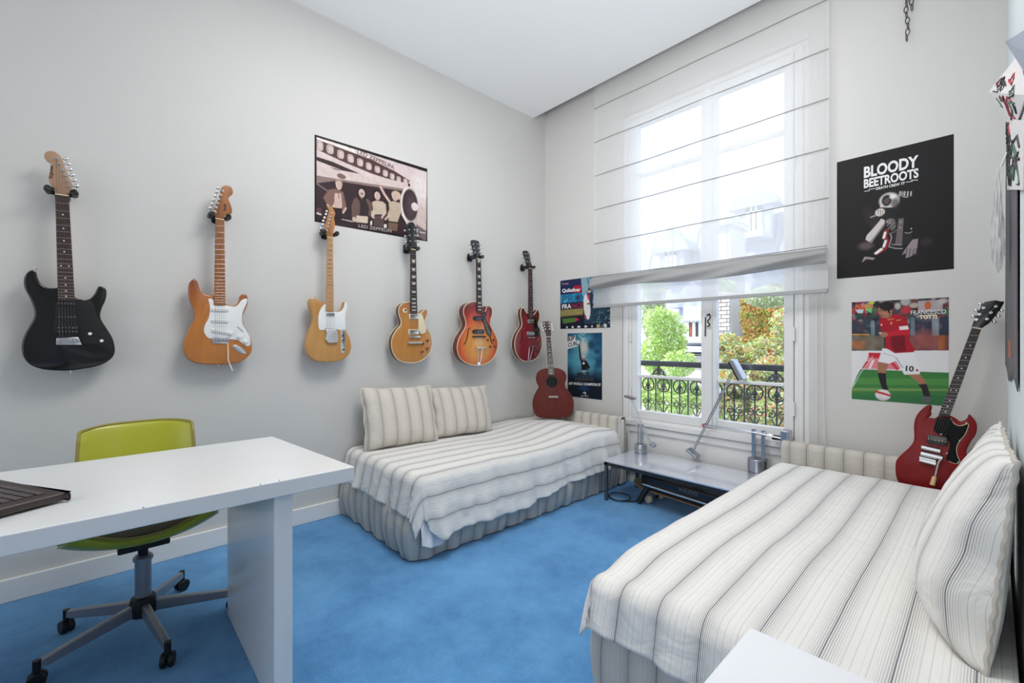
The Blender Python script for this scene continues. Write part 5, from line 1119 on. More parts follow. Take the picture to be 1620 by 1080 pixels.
# --- band photograph beside an airliner, above the third and fourth guitar
pl_ = Frame((-L, 1, 1), (0, 1, 0), (0, 0, 1)); q = lambda *p: zm(490, 200, 5.685, p)
def Q(p): return zm(490, 200, 5.685, p)
c = Canvas([(499, 211), (677, 269), (675, 381), (496, 351)], pl_, 330, 220, (44, 32, 34))
c.poly(Q([(62, 96), (1062, 408), (1056, 560), (1000, 560), (860, 560), (62, 330)]), (214, 196, 196))
c.poly(Q([(62, 96), (420, 200), (560, 290), (300, 215), (62, 112)]), (236, 226, 222))
c.poly(Q([(62, 118), (200, 165), (560, 300), (760, 400), (905, 490), (880, 512), (700, 470), (560, 425), (300, 318), (62, 205)]), (84, 58, 56))
for i, (x, y) in enumerate([(88, 172), (183, 206), (278, 251), (368, 288), (453, 323), (531, 358), (608, 386), (680, 421), (742, 449), (800, 474), (860, 493)]):
    k = 1-.045*i; c.rnd(Q([(x, y)])[0], 5.6*k, 7.2*k, (232, 216, 212)); c.rnd(Q([(x, y)])[0], 4.7*k, 6.2*k, (140, 110, 106)); c.rnd(Q([(x+2, y+2)])[0], 3.9*k, 5.4*k, (208, 190, 188))
c.poly(Q([(62, 272), (200, 315), (460, 428), (300, 398), (62, 306)]), (58, 38, 40))
c.poly(Q([(62, 310), (230, 388), (420, 420), (890, 520), (850, 560), (860, 600), (700, 575), (480, 530), (240, 500), (62, 480)]), (212, 194, 190))
c.poly(Q([(62, 440), (240, 470), (480, 505), (840, 560), (840, 580), (480, 530), (240, 500), (62, 520)]), (140, 118, 114))
c.poly(Q([(62, 510), (240, 488), (500, 530), (840, 580), (840, 860), (1040, 1010), (62, 850)]), (54, 38, 42))
c.ell(Q([(285, 448)])[0], 7, 4, (120, 96, 92)); c.line(Q([(65, 515), (160, 580)]), 1.6, (150, 128, 120))
c.poly(Q([(895, 497), (1056, 497), (1050, 1020), (980, 990), (940, 900), (860, 800), (830, 660), (850, 560)]), (206, 186, 182)); c.ell(Q([(1010, 560)])[0], 16, 22, (232, 222, 220), .8, .9); c.poly(Q([(960, 880), (1050, 940), (1048, 1030), (940, 980)]), (120, 104, 104)); c.line(Q([(900, 930), (1040, 960)]), 1.4, (214, 204, 204)); c.line(Q([(960, 900), (1000, 1000)]), 1.4, (70, 60, 62))
c.ell(Q([(898, 708)])[0], 14.2, 28, (236, 226, 222)); c.ell(Q([(903, 706)])[0], 12.2, 25.5, (52, 40, 44)); c.ell(Q([(915, 720)])[0], 9, 22, (84, 66, 68), .8, .8); c.ell(Q([(945, 722)])[0], 5.5, 6.5, (222, 210, 208))
c.line(Q([(832, 790), (880, 880)]), 2.5, (230, 220, 216)); c.ell(Q([(893, 526)])[0], 1.6, 3, (40, 30, 32))
HAIRD, JAC, DEN = (40, 28, 26), (128, 96, 88), (84, 68, 66)
# first figure: open jacket, bare chest, hand on hip
c.poly(Q([(170, 568), (235, 560), (300, 590), (325, 700), (330, 745), (300, 775), (280, 740), (285, 640), (250, 640), (215, 700), (200, 720), (180, 730), (190, 760), (160, 710), (120, 640)]), JAC)
c.poly(Q([(225, 600), (280, 600), (292, 690), (288, 740), (195, 725), (220, 690)]), (206, 178, 166)); c.poly(Q([(190, 730), (290, 735), (292, 860), (230, 880), (215, 800)]), (46, 32, 34)); c.line(Q([(160, 705), (190, 745)]), 3, SKIN); c.line(Q([(325, 735), (300, 775)]), 3, SKIN)
c.ell(Q([(262, 512)])[0], 5.6, 6.4, (176, 146, 128)); c.ell(Q([(262, 530)])[0], 4.6, 7.0, SKIN); c.line(Q([(256, 524), (270, 526)]), .8, (90, 64, 60)); c.line(Q([(258, 545), (268, 546)]), .8, (120, 80, 74)); c.line(Q([(262, 590), (262, 650)]), .8, (120, 90, 84))
# second: dark shirt, long hair, moustache
c.poly(Q([(410, 640), (450, 625), (510, 640), (560, 690), (560, 760), (540, 800), (520, 800), (420, 800), (410, 850), (380, 840), (375, 720), (395, 655)]), (104, 80, 74)); c.poly(Q([(440, 650), (505, 655), (535, 740), (525, 810), (445, 800), (455, 720)]), (52, 40, 44)); c.poly(Q([(420, 800), (525, 810), (520, 870), (415, 860)]), (206, 190, 170)); c.ell(Q([(400, 835)])[0], 3, 4, SKIN)
c.line(Q([(440, 600), (436, 640), (448, 650)]), 4, HAIRD); c.line(Q([(498, 600), (505, 640), (492, 650)]), 4, HAIRD); c.ell(Q([(470, 590)])[0], 7.6, 8.2, HAIRD); c.ell(Q([(468, 600)])[0], 4.8, 6.6, SKIN); c.line(Q([(460, 606), (478, 608)]), 1.6, (60, 40, 36)); c.line(Q([(461, 592), (475, 594)]), .8, (70, 46, 42))
# third: pale shirt, dark jeans
c.poly(Q([(560, 680), (600, 665), (655, 675), (685, 700), (690, 780), (670, 810), (660, 790), (590, 790), (560, 820), (548, 800), (570, 740)]), (196, 178, 160)); c.poly(Q([(575, 800), (665, 800), (665, 910), (575, 890)]), DEN); c.line(Q([(560, 770), (575, 820)]), 3, SKIN); c.line(Q([(675, 760), (650, 820)]), 3, SKIN)
c.line(Q([(578, 610), (580, 650)]), 3.4, HAIRD); c.line(Q([(630, 615), (632, 655)]), 3.2, HAIRD); c.ell(Q([(603, 608)])[0], 6.6, 7.6, HAIRD); c.ell(Q([(608, 624)])[0], 4.6, 6.6, SKIN); c.line(Q([(601, 616), (615, 619)]), .8, (70, 46, 42)); c.line(Q([(604, 640), (614, 641)]), .8, (110, 74, 70))
# fourth: arm raised to the wing
c.line(Q([(637, 545), (672, 610), (722, 682)]), 4, (208, 180, 168)); c.poly(Q([(710, 685), (750, 670), (820, 690), (825, 760), (800, 830), (790, 860), (710, 850), (700, 790), (715, 740)]), (190, 170, 150)); c.poly(Q([(710, 850), (795, 862), (785, 940), (705, 930)]), (120, 92, 78)); c.line(Q([(710, 800), (680, 835)]), 3, SKIN); c.line(Q([(705, 855), (795, 868)]), 2, (40, 28, 28))
c.line(Q([(800, 610), (812, 650)]), 4, (190, 160, 130)); c.ell(Q([(778, 618)])[0], 7.4, 6.6, (206, 180, 150)); c.ell(Q([(768, 630)])[0], 4.8, 6.8, SKIN); c.line(Q([(760, 622), (774, 625)]), .8, (80, 54, 50)); c.line(Q([(764, 646), (773, 647)]), .8, (110, 74, 70))
c.poly(Q([(545, 855), (560, 845), (560, 885), (545, 888)]), (226, 220, 216)); c.poly(Q([(668, 878), (692, 880), (690, 915), (668, 910)]), (226, 220, 216)); c.line(Q([(290, 835), (385, 855)]), 1.3, (206, 196, 190)); c.poly(Q([(55, 765), (105, 785), (105, 800), (55, 785)]), (214, 206, 202)); c.poly(Q([(55, 725), (107, 735), (105, 785), (55, 765)]), (92, 60, 62))
c.noise(70, .06, 3); c.noise(420, .12, 8, (Q([(110, 480)])[0], Q([(830, 940)])[0]))
# dark margin all round
for pts in ([(30, 40), (62, 40), (62, 900), (20, 900)], [(40, 30), (1070, 370), (1070, 420), (1060, 412), (62, 96), (40, 90)], [(1054, 380), (1080, 380), (1080, 1060), (1046, 1060)], [(20, 838), (62, 846), (440, 925), (860, 985), (1000, 1022), (1000, 1060), (20, 900)]): c.poly(Q(pts), (30, 24, 26))
pR, pf = c.finish('poster', 'sepia poster of a four man band beside an airliner, above the guitars', 'poster')
PW = mat('printed grey lettering', (196, 188, 186), .5); PD = mat('printed dark lettering', (92, 64, 60), .5)
lettering(pf, pR, 'LED ZEPPELIN', Q([(440, 905)])[0], Q([(735, 952)])[0], 4.6, PW, .0, .0022)
lettering(pf, pR, 'LED ZEPPELIN', Q([(428, 240)])[0], Q([(744, 378)])[0], 6.5, PD, .015, .0022)
# outline box of the painted name
for seg in ([(412, 198), (416, 245), (745, 398), (757, 396), (752, 350)],):
    MB().tube([(*pf.px(*p, .002), .0018) for p in Q(seg)], .0016, 4).build('lettering_border', PD, pR)

pw_ = Frame((-1, W, 1), (1, 0, 0), (0, 0, 1))
# --- black poster with the masked guitarist
c = Canvas([(1323, 257), (1508, 212), (1510, 425), (1325, 441)], pw_, 260, 340, (24, 23, 25))
def Q(p): return zm(1340, 290, 7.2, p)
c.noise(14, .10, 5)
c.ell(Q([(300, 430)])[0], 9, 22, (58, 48, 50), .6, .9, .4)
c.poly(Q([(390, 400), (430, 420), (425, 480), (340, 590), (275, 680), (210, 640), (225, 590), (300, 510), (360, 440)]), (206, 198, 196)); c.line(Q([(420, 470), (340, 580), (270, 665)]), 2.4, (122, 104, 106), .8)
c.ell(Q([(215, 710)])[0], 11, 6, (96, 82, 84), .9, .8)
c.ell(Q([(480, 195)])[0], 15.5, 12.5, (206, 204, 204), 1, .25, .7); c.ell(Q([(452, 195)])[0], 8.2, 9, (34, 34, 38), 1, .3); c.ell(Q([(452, 200)])[0], 4.4, 4.6, (96, 82, 76), .9, .6); c.ell(Q([(548, 225)])[0], 6.5, 8.5, (66, 56, 60), .8, .8); c.ell(Q([(520, 150)])[0], 5, 3.5, (238, 236, 236), .8, .6)
c.poly(Q([(372, 270), (388, 225), (420, 250), (400, 275)]), (214, 204, 200)); c.poly(Q([(380, 275), (540, 275), (560, 330), (540, 400), (430, 395), (440, 330)]), (30, 30, 34))
c.ell(Q([(375, 330)])[0], 7.5, 6, (222, 214, 210), 1, .3); c.line(Q([(355, 300), (352, 350)]), 1, (70, 58, 58)); c.line(Q([(380, 305), (378, 370)]), 1, (70, 58, 58)); c.line(Q([(405, 310), (402, 370)]), 1, (90, 70, 70)); c.line(Q([(275, 385), (325, 365)]), 2.4, (150, 144, 148))
c.ell(Q([(490, 430)])[0], 7, 4, (126, 112, 118), 1, .5); c.ell(Q([(525, 480)])[0], 5, 8, (90, 84, 86), .8, .7)
for k in range(12): c.ell(Q([(455+8*k, 440+((k*37) % 90))])[0], .9, .9, (190, 186, 186), .8, .6)
# strap
c.line(Q([(450, 540), (430, 600), (455, 670), (430, 740), (345, 795)]), 5, (150, 34, 40)); c.line(Q([(435, 560), (418, 620)]), 3.2, (236, 232, 228)); c.line(Q([(440, 655), (418, 720)]), 3.2, (236, 232, 228)); c.line(Q([(390, 750), (330, 795)]), 4, (236, 232, 228))
# dark guitar with pale outline
c.poly(Q([(490, 570), (560, 550), (650, 560), (700, 575), (740, 550), (735, 610), (720, 660), (650, 700), (600, 745), (475, 725), (505, 640)]), (40, 38, 42)); c.line(Q([(490, 572), (508, 610), (490, 680), (475, 722), (560, 742), (630, 742)]), 1.1, (176, 168, 168)); c.line(Q([(480, 570), (545, 552), (580, 520)]), .9, (130, 124, 124)); c.line(Q([(660, 560), (700, 568), (740, 550)]), .9, (176, 168, 168))
c.poly(Q([(590, 400), (650, 395), (635, 560), (620, 700), (545, 695), (570, 560)]), (84, 72, 74))
for x in (0, 14, 28, 42): c.line(Q([(594+x, 405), (556+x*1.5, 695)]), .5, (168, 160, 160), .8)
c.line(Q([(510, 695), (620, 700)]), 1, (170, 160, 160)); c.ell(Q([(732, 515)])[0], 1, 1, (240, 240, 240)); c.ell(Q([(610, 440)])[0], .8, .8, (220, 220, 220)); c.ell(Q([(605, 500)])[0], .8, .8, (220, 220, 220))
for x in (605, 660, 695, 732): c.line(Q([(x, 95), (x-6, 140)]), 1.6, (196, 192, 190))
c.line(Q([(640, 155), (692, 155)]), 1, (206, 200, 200)); c.ell(Q([(625, 120)])[0], 4, 4, (150, 146, 146), .8, .6)
# right hand
c.poly(Q([(745, 640), (810, 630), (800, 720), (790, 800), (770, 800), (730, 830), (700, 840), (670, 850), (665, 790), (625, 820), (650, 770), (700, 700)]), (150, 136, 142))
for x in (672, 710, 748, 778): c.line(Q([(x+15, 740), (x, 825)]), 1, (60, 52, 60))
c.ell(Q([(900, 665)])[0], 9, 6, (52, 44, 48), .9, .8); c.poly(Q([(170, 890), (200, 835), (260, 840), (320, 850), (300, 870), (220, 860), (180, 895)]), (160, 148, 146))
pR, pf = c.finish('poster', 'black poster with white block lettering and a masked guitarist, right of the window', 'poster')
PWH = mat('printed white lettering', (234, 234, 234), .5)
def Q(p): return zm(1300, 180, 3.375, p)
lettering(pf, pR, 'BLOODY', Q([(225, 341)])[0], Q([(516, 280)])[0], 17, PWH, .035, .0022)
lettering(pf, pR, 'BEETROOTS', Q([(225, 396)])[0], Q([(517, 337)])[0], 13.6, PWH, .035, .0022)
lettering(pf, pR, 'DEATH CREW 77', Q([(290, 406)])[0], Q([(444, 376)])[0], 4.0, PWH, .03, .0022)
for seg in ([(228, 414), (256, 410), (250, 404), (285, 398)], [(450, 365), (485, 360), (478, 354), (513, 354)]):
    MB().tube([(*pf.px(*p, .002), .0018) for p in Q(seg)], .0022, 4).build('lightning_mark', PWH, pR)

# --- football poster
def Q(p): return zm(1340, 460, 5.682, p)
c = Canvas([(1347, 478), (1501, 470), (1501, 641), (1348, 632)], pw_, 290, 310, (60, 60, 66))
rs = np.random.RandomState(4)
for k in range(260):
    x, y = rs.uniform(1340, 1505), rs.uniform(466, 525); c.ell((x, y), rs.uniform(2, 6), rs.uniform(2, 5), [(120, 36, 46), (40, 60, 60), (30, 34, 44), (170, 160, 164), (90, 80, 90), (150, 50, 60), (60, 90, 80)][rs.randint(7)], .7, .7)
c.poly(Q([(40, 270), (300, 270), (300, 400), (40, 400)]), (46, 60, 76), .8); c.poly(Q([(560, 240), (920, 240), (920, 400), (560, 400)]), (44, 58, 76), .8); c.line(Q([(230, 280), (235, 530)]), 5, (120, 140, 150), .8); c.line(Q([(795, 250), (795, 530)]), 8, (150, 160, 166), .8); c.line(Q([(590, 250), (590, 530)]), 5, (120, 140, 150), .8)
for k in range(16): c.ell((1345+rs.uniform(0, 155), 470+rs.uniform(0, 22)), rs.uniform(4, 9), rs.uniform(3, 6), [(196, 50, 60), (206, 206, 200), (60, 110, 80)][rs.randint(3)], .7, .6)
c.poly(Q([(35, 400), (330, 400), (330, 535), (35, 535)]), (120, 108, 92), .9); c.poly(Q([(35, 450), (160, 450), (160, 525), (35, 520)]), (166, 104, 62), .8); c.poly(Q([(570, 400), (920, 400), (920, 535), (570, 535)]), (120, 70, 72), .9); c.poly(Q([(820, 400), (880, 395), (880, 530), (820, 530)]), (170, 96, 50), .8); c.ell(Q([(700, 440)])[0], 20, 14, (160, 90, 84), .7, .9); c.line(Q([(35, 392), (200, 392)]), 2, (206, 150, 60))
c.noise(60, .18, 9)
c.poly(Q([(35, 538), (925, 535), (925, 735), (35, 720)]), (226, 226, 228)); c.poly(Q([(195, 555), (300, 555), (470, 620), (475, 705), (130, 700), (180, 630)]), (222, 130, 142)); c.poly(Q([(195, 555), (310, 560), (290, 605), (200, 600)]), (200, 44, 60)); c.line(Q([(150, 690), (180, 640)]), 3, (200, 40, 56)); c.line(Q([(205, 690), (235, 625)]), 3, (240, 220, 222)); c.line(Q([(400, 640), (450, 700)]), 4, (206, 60, 76))
c.poly(Q([(30, 700), (925, 735), (925, 1040), (30, 990)]), (64, 126, 66)); c.poly(Q([(30, 780), (925, 790), (925, 850), (30, 840)]), (86, 146, 74), .8); c.poly(Q([(30, 870), (925, 880), (925, 900), (30, 900)]), (140, 168, 96), .55); c.poly(Q([(30, 930), (925, 940), (925, 1040), (30, 990)]), (52, 112, 70), .8)
c.poly(Q([(20, 540), (200, 545), (130, 690), (90, 760), (50, 860), (20, 960)]), (228, 228, 230)); c.line(Q([(230, 590), (120, 740), (55, 860)]), 1.2, (210, 220, 210), .7)
sk = (168, 116, 92)
# player: legs, shorts, shirt, arms, head
c.poly(Q([(550, 750), (640, 735), (700, 800), (720, 850), (670, 850), (610, 800)]), sk); c.poly(Q([(640, 840), (715, 835), (750, 940), (745, 960), (690, 950), (670, 880)]), (44, 38, 46)); c.poly(Q([(680, 945), (752, 950), (745, 1015), (675, 1005)]), (96, 100, 104)); c.poly(Q([(275, 640), (375, 650), (345, 740), (275, 740)]), sk); c.poly(Q([(275, 735), (350, 740), (355, 840), (375, 885), (320, 890), (290, 800)]), (40, 34, 42))
c.poly(Q([(320, 515), (600, 545), (650, 690), (655, 748), (515, 752), (480, 690), (440, 630), (375, 655), (280, 635), (300, 570)]), (232, 232, 236)); c.line(Q([(440, 600), (500, 690)]), 1.5, (176, 176, 186)); c.line(Q([(330, 560), (430, 590)]), 1.2, (190, 190, 198)); c.ell(Q([(630, 713)])[0], 1.8, 1.8, (150, 30, 44))
c.poly(Q([(300, 250), (400, 215), (470, 205), (530, 250), (560, 340), (565, 400), (560, 440), (610, 530), (600, 550), (430, 560), (345, 510), (350, 440), (330, 380), (300, 320), (285, 290)]), (172, 26, 44)); c.poly(Q([(400, 400), (520, 400), (530, 540), (430, 550), (390, 480)]), (112, 22, 36), .9); c.poly(Q([(360, 375), (470, 340), (560, 350), (565, 395), (470, 400), (365, 410)]), (196, 34, 50)); c.poly(Q([(468, 320), (548, 312), (556, 345), (474, 352)]), (232, 222, 224)); c.line(Q([(445, 265), (480, 260)]), 1.2, (220, 160, 60)); c.line(Q([(370, 260), (420, 250)]), 1.5, (210, 130, 60)); c.ell(Q([(398, 290)])[0], 2, 2.6, (214, 120, 60)); c.ell(Q([(310, 305)])[0], 1.2, 1.6, (230, 210, 210)); c.line(Q([(300, 330), (370, 345)]), 2, (120, 30, 44), .5)
c.ell(Q([(335, 392)])[0], 6, 4, sk); c.ell(Q([(300, 380)])[0], 2.5, 2, (206, 170, 150))
c.poly(Q([(340, 205), (400, 190), (410, 215), (370, 255), (345, 240)]), (150, 100, 80)); c.ell(Q([(330, 180)])[0], 8.6, 11, (176, 122, 98), 1, .15, .1); c.ell(Q([(355, 135)])[0], 12, 7.5, (34, 28, 30), 1, .2); c.ell(Q([(385, 165)])[0], 4, 6.5, (34, 28, 30)); c.ell(Q([(396, 185)])[0], 2, 3, (170, 112, 90)); c.line(Q([(290, 178), (312, 180)]), 1.2, (50, 36, 34)); c.line(Q([(330, 178), (350, 180)]), 1.2, (50, 36, 34)); c.line(Q([(300, 222), (330, 225)]), 1.4, (110, 60, 54)); c.line(Q([(300, 195), (298, 210)]), 1, (130, 84, 68))
# ball, small head portrait, magazine mark
c.ell(Q([(322, 935)])[0], 12.2, 8.6, (226, 220, 222)); c.line(Q([(262, 905), (320, 920), (385, 940)]), 3.2, (200, 44, 60)); c.line(Q([(275, 960), (330, 975), (380, 965)]), 1.6, (196, 190, 200)); c.ell(Q([(600, 130)])[0], 7, 4, (190, 180, 160), .9, .6); c.poly(Q([(640, 90), (860, 80), (860, 180), (640, 190)]), (196, 186, 190), .7); c.ell(Q([(727, 130)])[0], 5.6, 6.4, (190, 104, 58)); c.poly(Q([(75, 170), (150, 165), (140, 200), (100, 200)]), (186, 216, 220)); c.poly(Q([(165, 120), (225, 150), (220, 200), (165, 170)]), (120, 200, 110)); c.ell(Q([(220, 110)])[0], 4, 2.5, (190, 206, 60))
pR, pf = c.finish('poster', 'football poster of a player in red shirt and white shorts, below the black poster', 'poster')
lettering(pf, pR, 'FRANCESCO', Q([(573, 212)])[0], Q([(890, 204)])[0], 6.4, PWH, .0, .0022)
lettering(pf, pR, 'TOTTI', Q([(652, 252)])[0], Q([(808, 246)])[0], 6.0, mat('printed cream lettering', (236, 226, 196), .5), .05, .0022)
lettering(pf, pR, '10', Q([(526, 718)])[0], Q([(598, 724)])[0], 8.5, mat('printed black lettering', (26, 24, 28), .5), .03, .0022)
lettering(pf, pR, 'FORZA', Q([(72, 160)])[0], Q([(236, 152)])[0], 6.4, mat('printed orange lettering', (226, 110, 60), .5), .04, .0022, slant=.15)

# --- surf contest poster, partly behind the blind
def Q(p): return zm(880, 430, 10.8, p)
c = Canvas([(885, 445), (965, 433), (966, 516), (888, 522)], pw_, 210, 190, (28, 44, 66))
c.poly(Q([(60, 160), (420, 110), (440, 360), (60, 400)]), (36, 42, 84)); c.poly(Q([(420, 110), (700, 60), (950, 40), (950, 630), (560, 620), (470, 500), (440, 360)]), (84, 124, 156)); c.poly(Q([(425, 110), (520, 100), (560, 300), (500, 480), (450, 400)]), (150, 180, 192), .8)
for k in range(90):
    x, y = rs.uniform(960, 970), 0; p = Q([(rs.uniform(500, 940), rs.uniform(100, 950))])[0]; c.ell(p, rs.uniform(.6, 2.6), rs.uniform(.5, 1.6), [(150, 190, 200), (60, 100, 130), (190, 214, 214), (40, 74, 100)][rs.randint(4)], .6, .8, rs.uniform(0, 3))
c.poly(Q([(560, 620), (950, 600), (950, 760), (700, 900), (560, 960), (470, 900), (500, 700)]), (38, 66, 86), .9)
for k in range(60): p = Q([(rs.uniform(680, 930), rs.uniform(640, 940))])[0]; c.ell(p, rs.uniform(.5, 2), rs.uniform(.4, 1), [(150, 186, 190), (90, 130, 140)][rs.randint(2)], .7, .8, .6)
c.poly(Q([(300, 240), (420, 225), (430, 345), (305, 358)]), (176, 30, 52)); c.poly(Q([(75, 395), (440, 355), (470, 500), (80, 545)]), (44, 150, 190)); c.ell(Q([(365, 440)])[0], 5.5, 6.2, (28, 96, 140)); c.ell(Q([(365, 440)])[0], 2.4, 3.4, (60, 60, 90)); c.line(Q([(130, 520), (190, 470)]), 1.5, (120, 196, 214)); c.poly(Q([(70, 540), (470, 500), (470, 610), (70, 650)]), (34, 30, 56))
c.poly(Q([(70, 650), (460, 615), (462, 735), (72, 775)]), (120, 108, 66)); 
for y in (672, 695, 718, 740): c.line(Q([(85, y), (450, y-35)]), .9, (190, 176, 110), .9)
c.poly(Q([(70, 775), (462, 735), (470, 985), (80, 1000)]), (28, 30, 44)); c.poly(Q([(100, 800), (330, 780), (335, 850), (120, 885)]), (86, 124, 56)); c.ell(Q([(350, 812)])[0], 3, 2.2, (196, 50, 70)); c.poly(Q([(70, 900), (760, 880), (760, 975), (75, 1000)]), (22, 26, 42), .9)
for x, w in ((182, 1.4), (280, 1.8), (386, 2.6), (505, 2.4), (612, 1.2)): c.ell(Q([(x, 945-(x-182)*.04)])[0], w, 1.7, (214, 220, 226))
c.poly(Q([(690, 895), (745, 892), (745, 945), (690, 950)]), (190, 170, 110)); c.poly(Q([(810, 890), (860, 888), (860, 940), (815, 945)]), (226, 226, 226)); c.poly(Q([(868, 885), (905, 882), (905, 940), (868, 945)]), (30, 34, 44))
# surfer carrying a board
c.poly(Q([(520, 380), (560, 340), (640, 330), (680, 400), (670, 520), (660, 620), (600, 630), (560, 520)]), (40, 56, 78)); c.ell(Q([(575, 300)])[0], 3.2, 3.4, (52, 50, 60)); c.ell(Q([(650, 345)])[0], 3.6, 4.2, (84, 120, 146)); c.ell(Q([(570, 335)])[0], 2.4, 2.2, (196, 170, 156)); c.ell(Q([(524, 600)])[0], 5.2, 20, (226, 222, 218), 1, .12, .12); c.ell(Q([(550, 430)])[0], 2.2, 4, (196, 60, 80), .8, .6); c.ell(Q([(497, 770)])[0], 1.8, 2.6, (176, 40, 70)); c.line(Q([(530, 545), (575, 540)]), 2.4, (130, 84, 66)); c.line(Q([(645, 420), (630, 520)]), 3, (120, 160, 186))
c.noise(160, .06, 2)
pR, pf = c.finish('poster', 'blue surf contest poster left of the window, partly hidden by the blind', 'poster')
lettering(pf, pR, 'Orange', Q([(98, 220)])[0], Q([(210, 206)])[0], 3, PW, .0, .0022)
lettering(pf, pR, 'Quiksilver', Q([(100, 348)])[0], Q([(415, 328)])[0], 5.5, PWH, .04, .0022)
lettering(pf, pR, 'PRO', Q([(100, 530)])[0], Q([(462, 496)])[0], 12, mat('printed blue lettering', (28, 104, 150), .5), .03, .0022)
lettering(pf, pR, 'FRA', Q([(98, 632)])[0], Q([(258, 618)])[0], 7, PWH, .03, .0022)
lettering(pf, pR, 'NCE', Q([(268, 616)])[0], Q([(452, 602)])[0], 7, mat('printed red lettering', (150, 34, 66), .5), .03, .0022)

# --- blue storm poster of the raised-arm surfer
def Q(p): return zm(890, 520, 9, p)
c = Canvas([(897, 528), (951, 525), (954, 632), (899, 627)], pw_, 150, 250, (30, 84, 120))
u = (c.X-c.x0)/(c.x1-c.x0); v = (c.y1-c.Y)/(c.y1-c.y0)
for k in range(60):
    p = Q([(rs.uniform(70, 560), rs.uniform(60, 640))])[0]; c.ell(p, rs.uniform(3, 9), rs.uniform(3, 8), [(30, 80, 120), (60, 140, 170), (24, 50, 90), (90, 170, 190), (20, 40, 70)][rs.randint(5)], .5, 1.2)
c.ell(Q([(290, 330)])[0], 13, 30, (110, 180, 200), .6, 1.4); c.ell(Q([(300, 270)])[0], 6, 11, (214, 206, 190), .85, 1.1); c.ell(Q([(190, 470)])[0], 11, 9, (90, 170, 190), .6, 1.2); c.ell(Q([(405, 230)])[0], 5, 7, (24, 44, 70), .8, .9); c.ell(Q([(490, 320)])[0], 5, 4, (30, 50, 80), .8, .9)
c.line(Q([(230, 90), (270, 130), (300, 170), (280, 200)]), .9, (226, 236, 238)); c.line(Q([(270, 130), (330, 140)]), .7, (210, 226, 230)); c.line(Q([(250, 70), (300, 90), (320, 60)]), .7, (190, 220, 226))
m_ = np.clip((v-.52)/.2, 0, 1); c.put(m_*.93, (16, 20, 30)); c.ell(Q([(290, 600)])[0], 14, 6, (90, 140, 160), .6, 1.2)
bw = (30, 24, 26)
c.line(Q([(236, 235), (243, 300), (258, 430), (275, 480)]), 3.2, bw); c.poly(Q([(258, 440), (300, 440), (345, 460), (375, 520), (395, 550), (345, 590), (330, 600), (345, 560), (350, 530), (330, 590), (275, 590), (265, 520)]), bw); c.ell(Q([(298, 415)])[0], 3, 4, (150, 120, 104)); c.ell(Q([(300, 395)])[0], 3, 2, (196, 196, 200)); c.ell(Q([(300, 490)])[0], 2, 2, (210, 210, 214)); c.poly(Q([(275, 590), (335, 590), (330, 640), (280, 640)]), (150, 176, 190))
c.poly(Q([(62, 120), (185, 92), (180, 165), (240, 170), (225, 240), (62, 290)]), (236, 236, 238)); c.ell(Q([(305, 845)])[0], 7, 3.5, (30, 70, 110), .8, 1); c.ell(Q([(313, 918)])[0], 2.4, 2.4, (226, 226, 228)); c.ell(Q([(308, 924)])[0], 1.4, 1.4, (16, 20, 30))
pR, pf = c.finish('poster', 'tall blue surf poster with a man raising his arm, below the surf contest poster', 'poster')
PBK = mat('printed black lettering', (26, 24, 28), .5)
lettering(pf, pR, 'RIP', Q([(75, 185)])[0], Q([(180, 155)])[0], 7, PBK, .03, .0022, slant=.1); lettering(pf, pR, 'CURL', Q([(80, 262)])[0], Q([(228, 225)])[0], 6.5, PBK, .03, .0022, slant=.1)
lettering(pf, pR, 'MICK', Q([(205, 670)])[0], Q([(398, 668)])[0], 6, PBK, .05, .0022, slant=.1)
lettering(pf, pR, 'FANNING', Q([(180, 740)])[0], Q([(440, 740)])[0], 5.4, mat('printed brown lettering', (70, 62, 66), .5), .03, .0022, slant=.1)
lettering(pf, pR, 'ASP WORLD CHAMPION 07', Q([(85, 792)])[0], Q([(545, 815)])[0], 4, PWH, .03, .0022)
lettering(pf, pR, 'RIP CURL', Q([(262, 962)])[0], Q([(372, 966)])[0], 1.7, PWH, .01, .0022)

# ------------------------------------------------------------------ things on the right wall, seen edge-on
def sheet4(name, px4, label, cat, m, extra=None):
    """thin sheet through four points given as (u, v, y)"""
    P = [onY(*p) for p in px4]; o = root(name, label, cat, P[0]); V = [p-P[0] for p in P]
    n = (V[1]).cross(V[3]).normalized()*.0012
    MB().add([tuple(v-n) for v in V]+[tuple(v+n) for v in V], [(0, 1, 2), (0, 2, 3), (6, 5, 4), (7, 6, 4), (0, 4, 5, 1), (1, 5, 6, 2), (2, 6, 7, 3), (3, 7, 4, 0)]).build('sheet', m, o)
    return o, V, n
PAP = mat('white paper', (226, 222, 222), .6)
INK = mat('black ink', (40, 34, 38), .6); INKG = mat('green ink', (60, 100, 80), .6); INKR = mat('red ink', (176, 40, 60), .6)
def scribble(o, V, n, k, seed, w=.0028):
    rs = np.random.RandomState(seed)
    for i in range(k):
        a, b = rs.uniform(.05, .9, 2), 0; pts = []
        p = rs.uniform(.08, .9, 2); sg_ = 1 if i % 2 else -1
        for j in range(rs.randint(3, 6)):
            s, t = p; q = (V[0]*(1-s)+V[1]*(s-t)+V[2]*t if s >= t else V[0]*(1-t)+V[2]*s+V[3]*(t-s))-n*1.6*sg_; pts.append(q); p = np.clip(p+rs.uniform(-.2, .2, 2), .05, .95)
        MB().tube(pts, w, 4).build('ink_stroke', [INK, INK, INK, INKG, INKR][rs.randint(5)], o)
o, V, n = sheet4('drawing', [(1565, 145, 2.4), (1612, 86, 1.7), (1624, 150, 1.3), (1606, 206, 1.95)], 'white paper with black graffiti scribbles sticking out from the right wall', 'drawing', PAP); scribble(o, V, n, 44, 3, .0022)
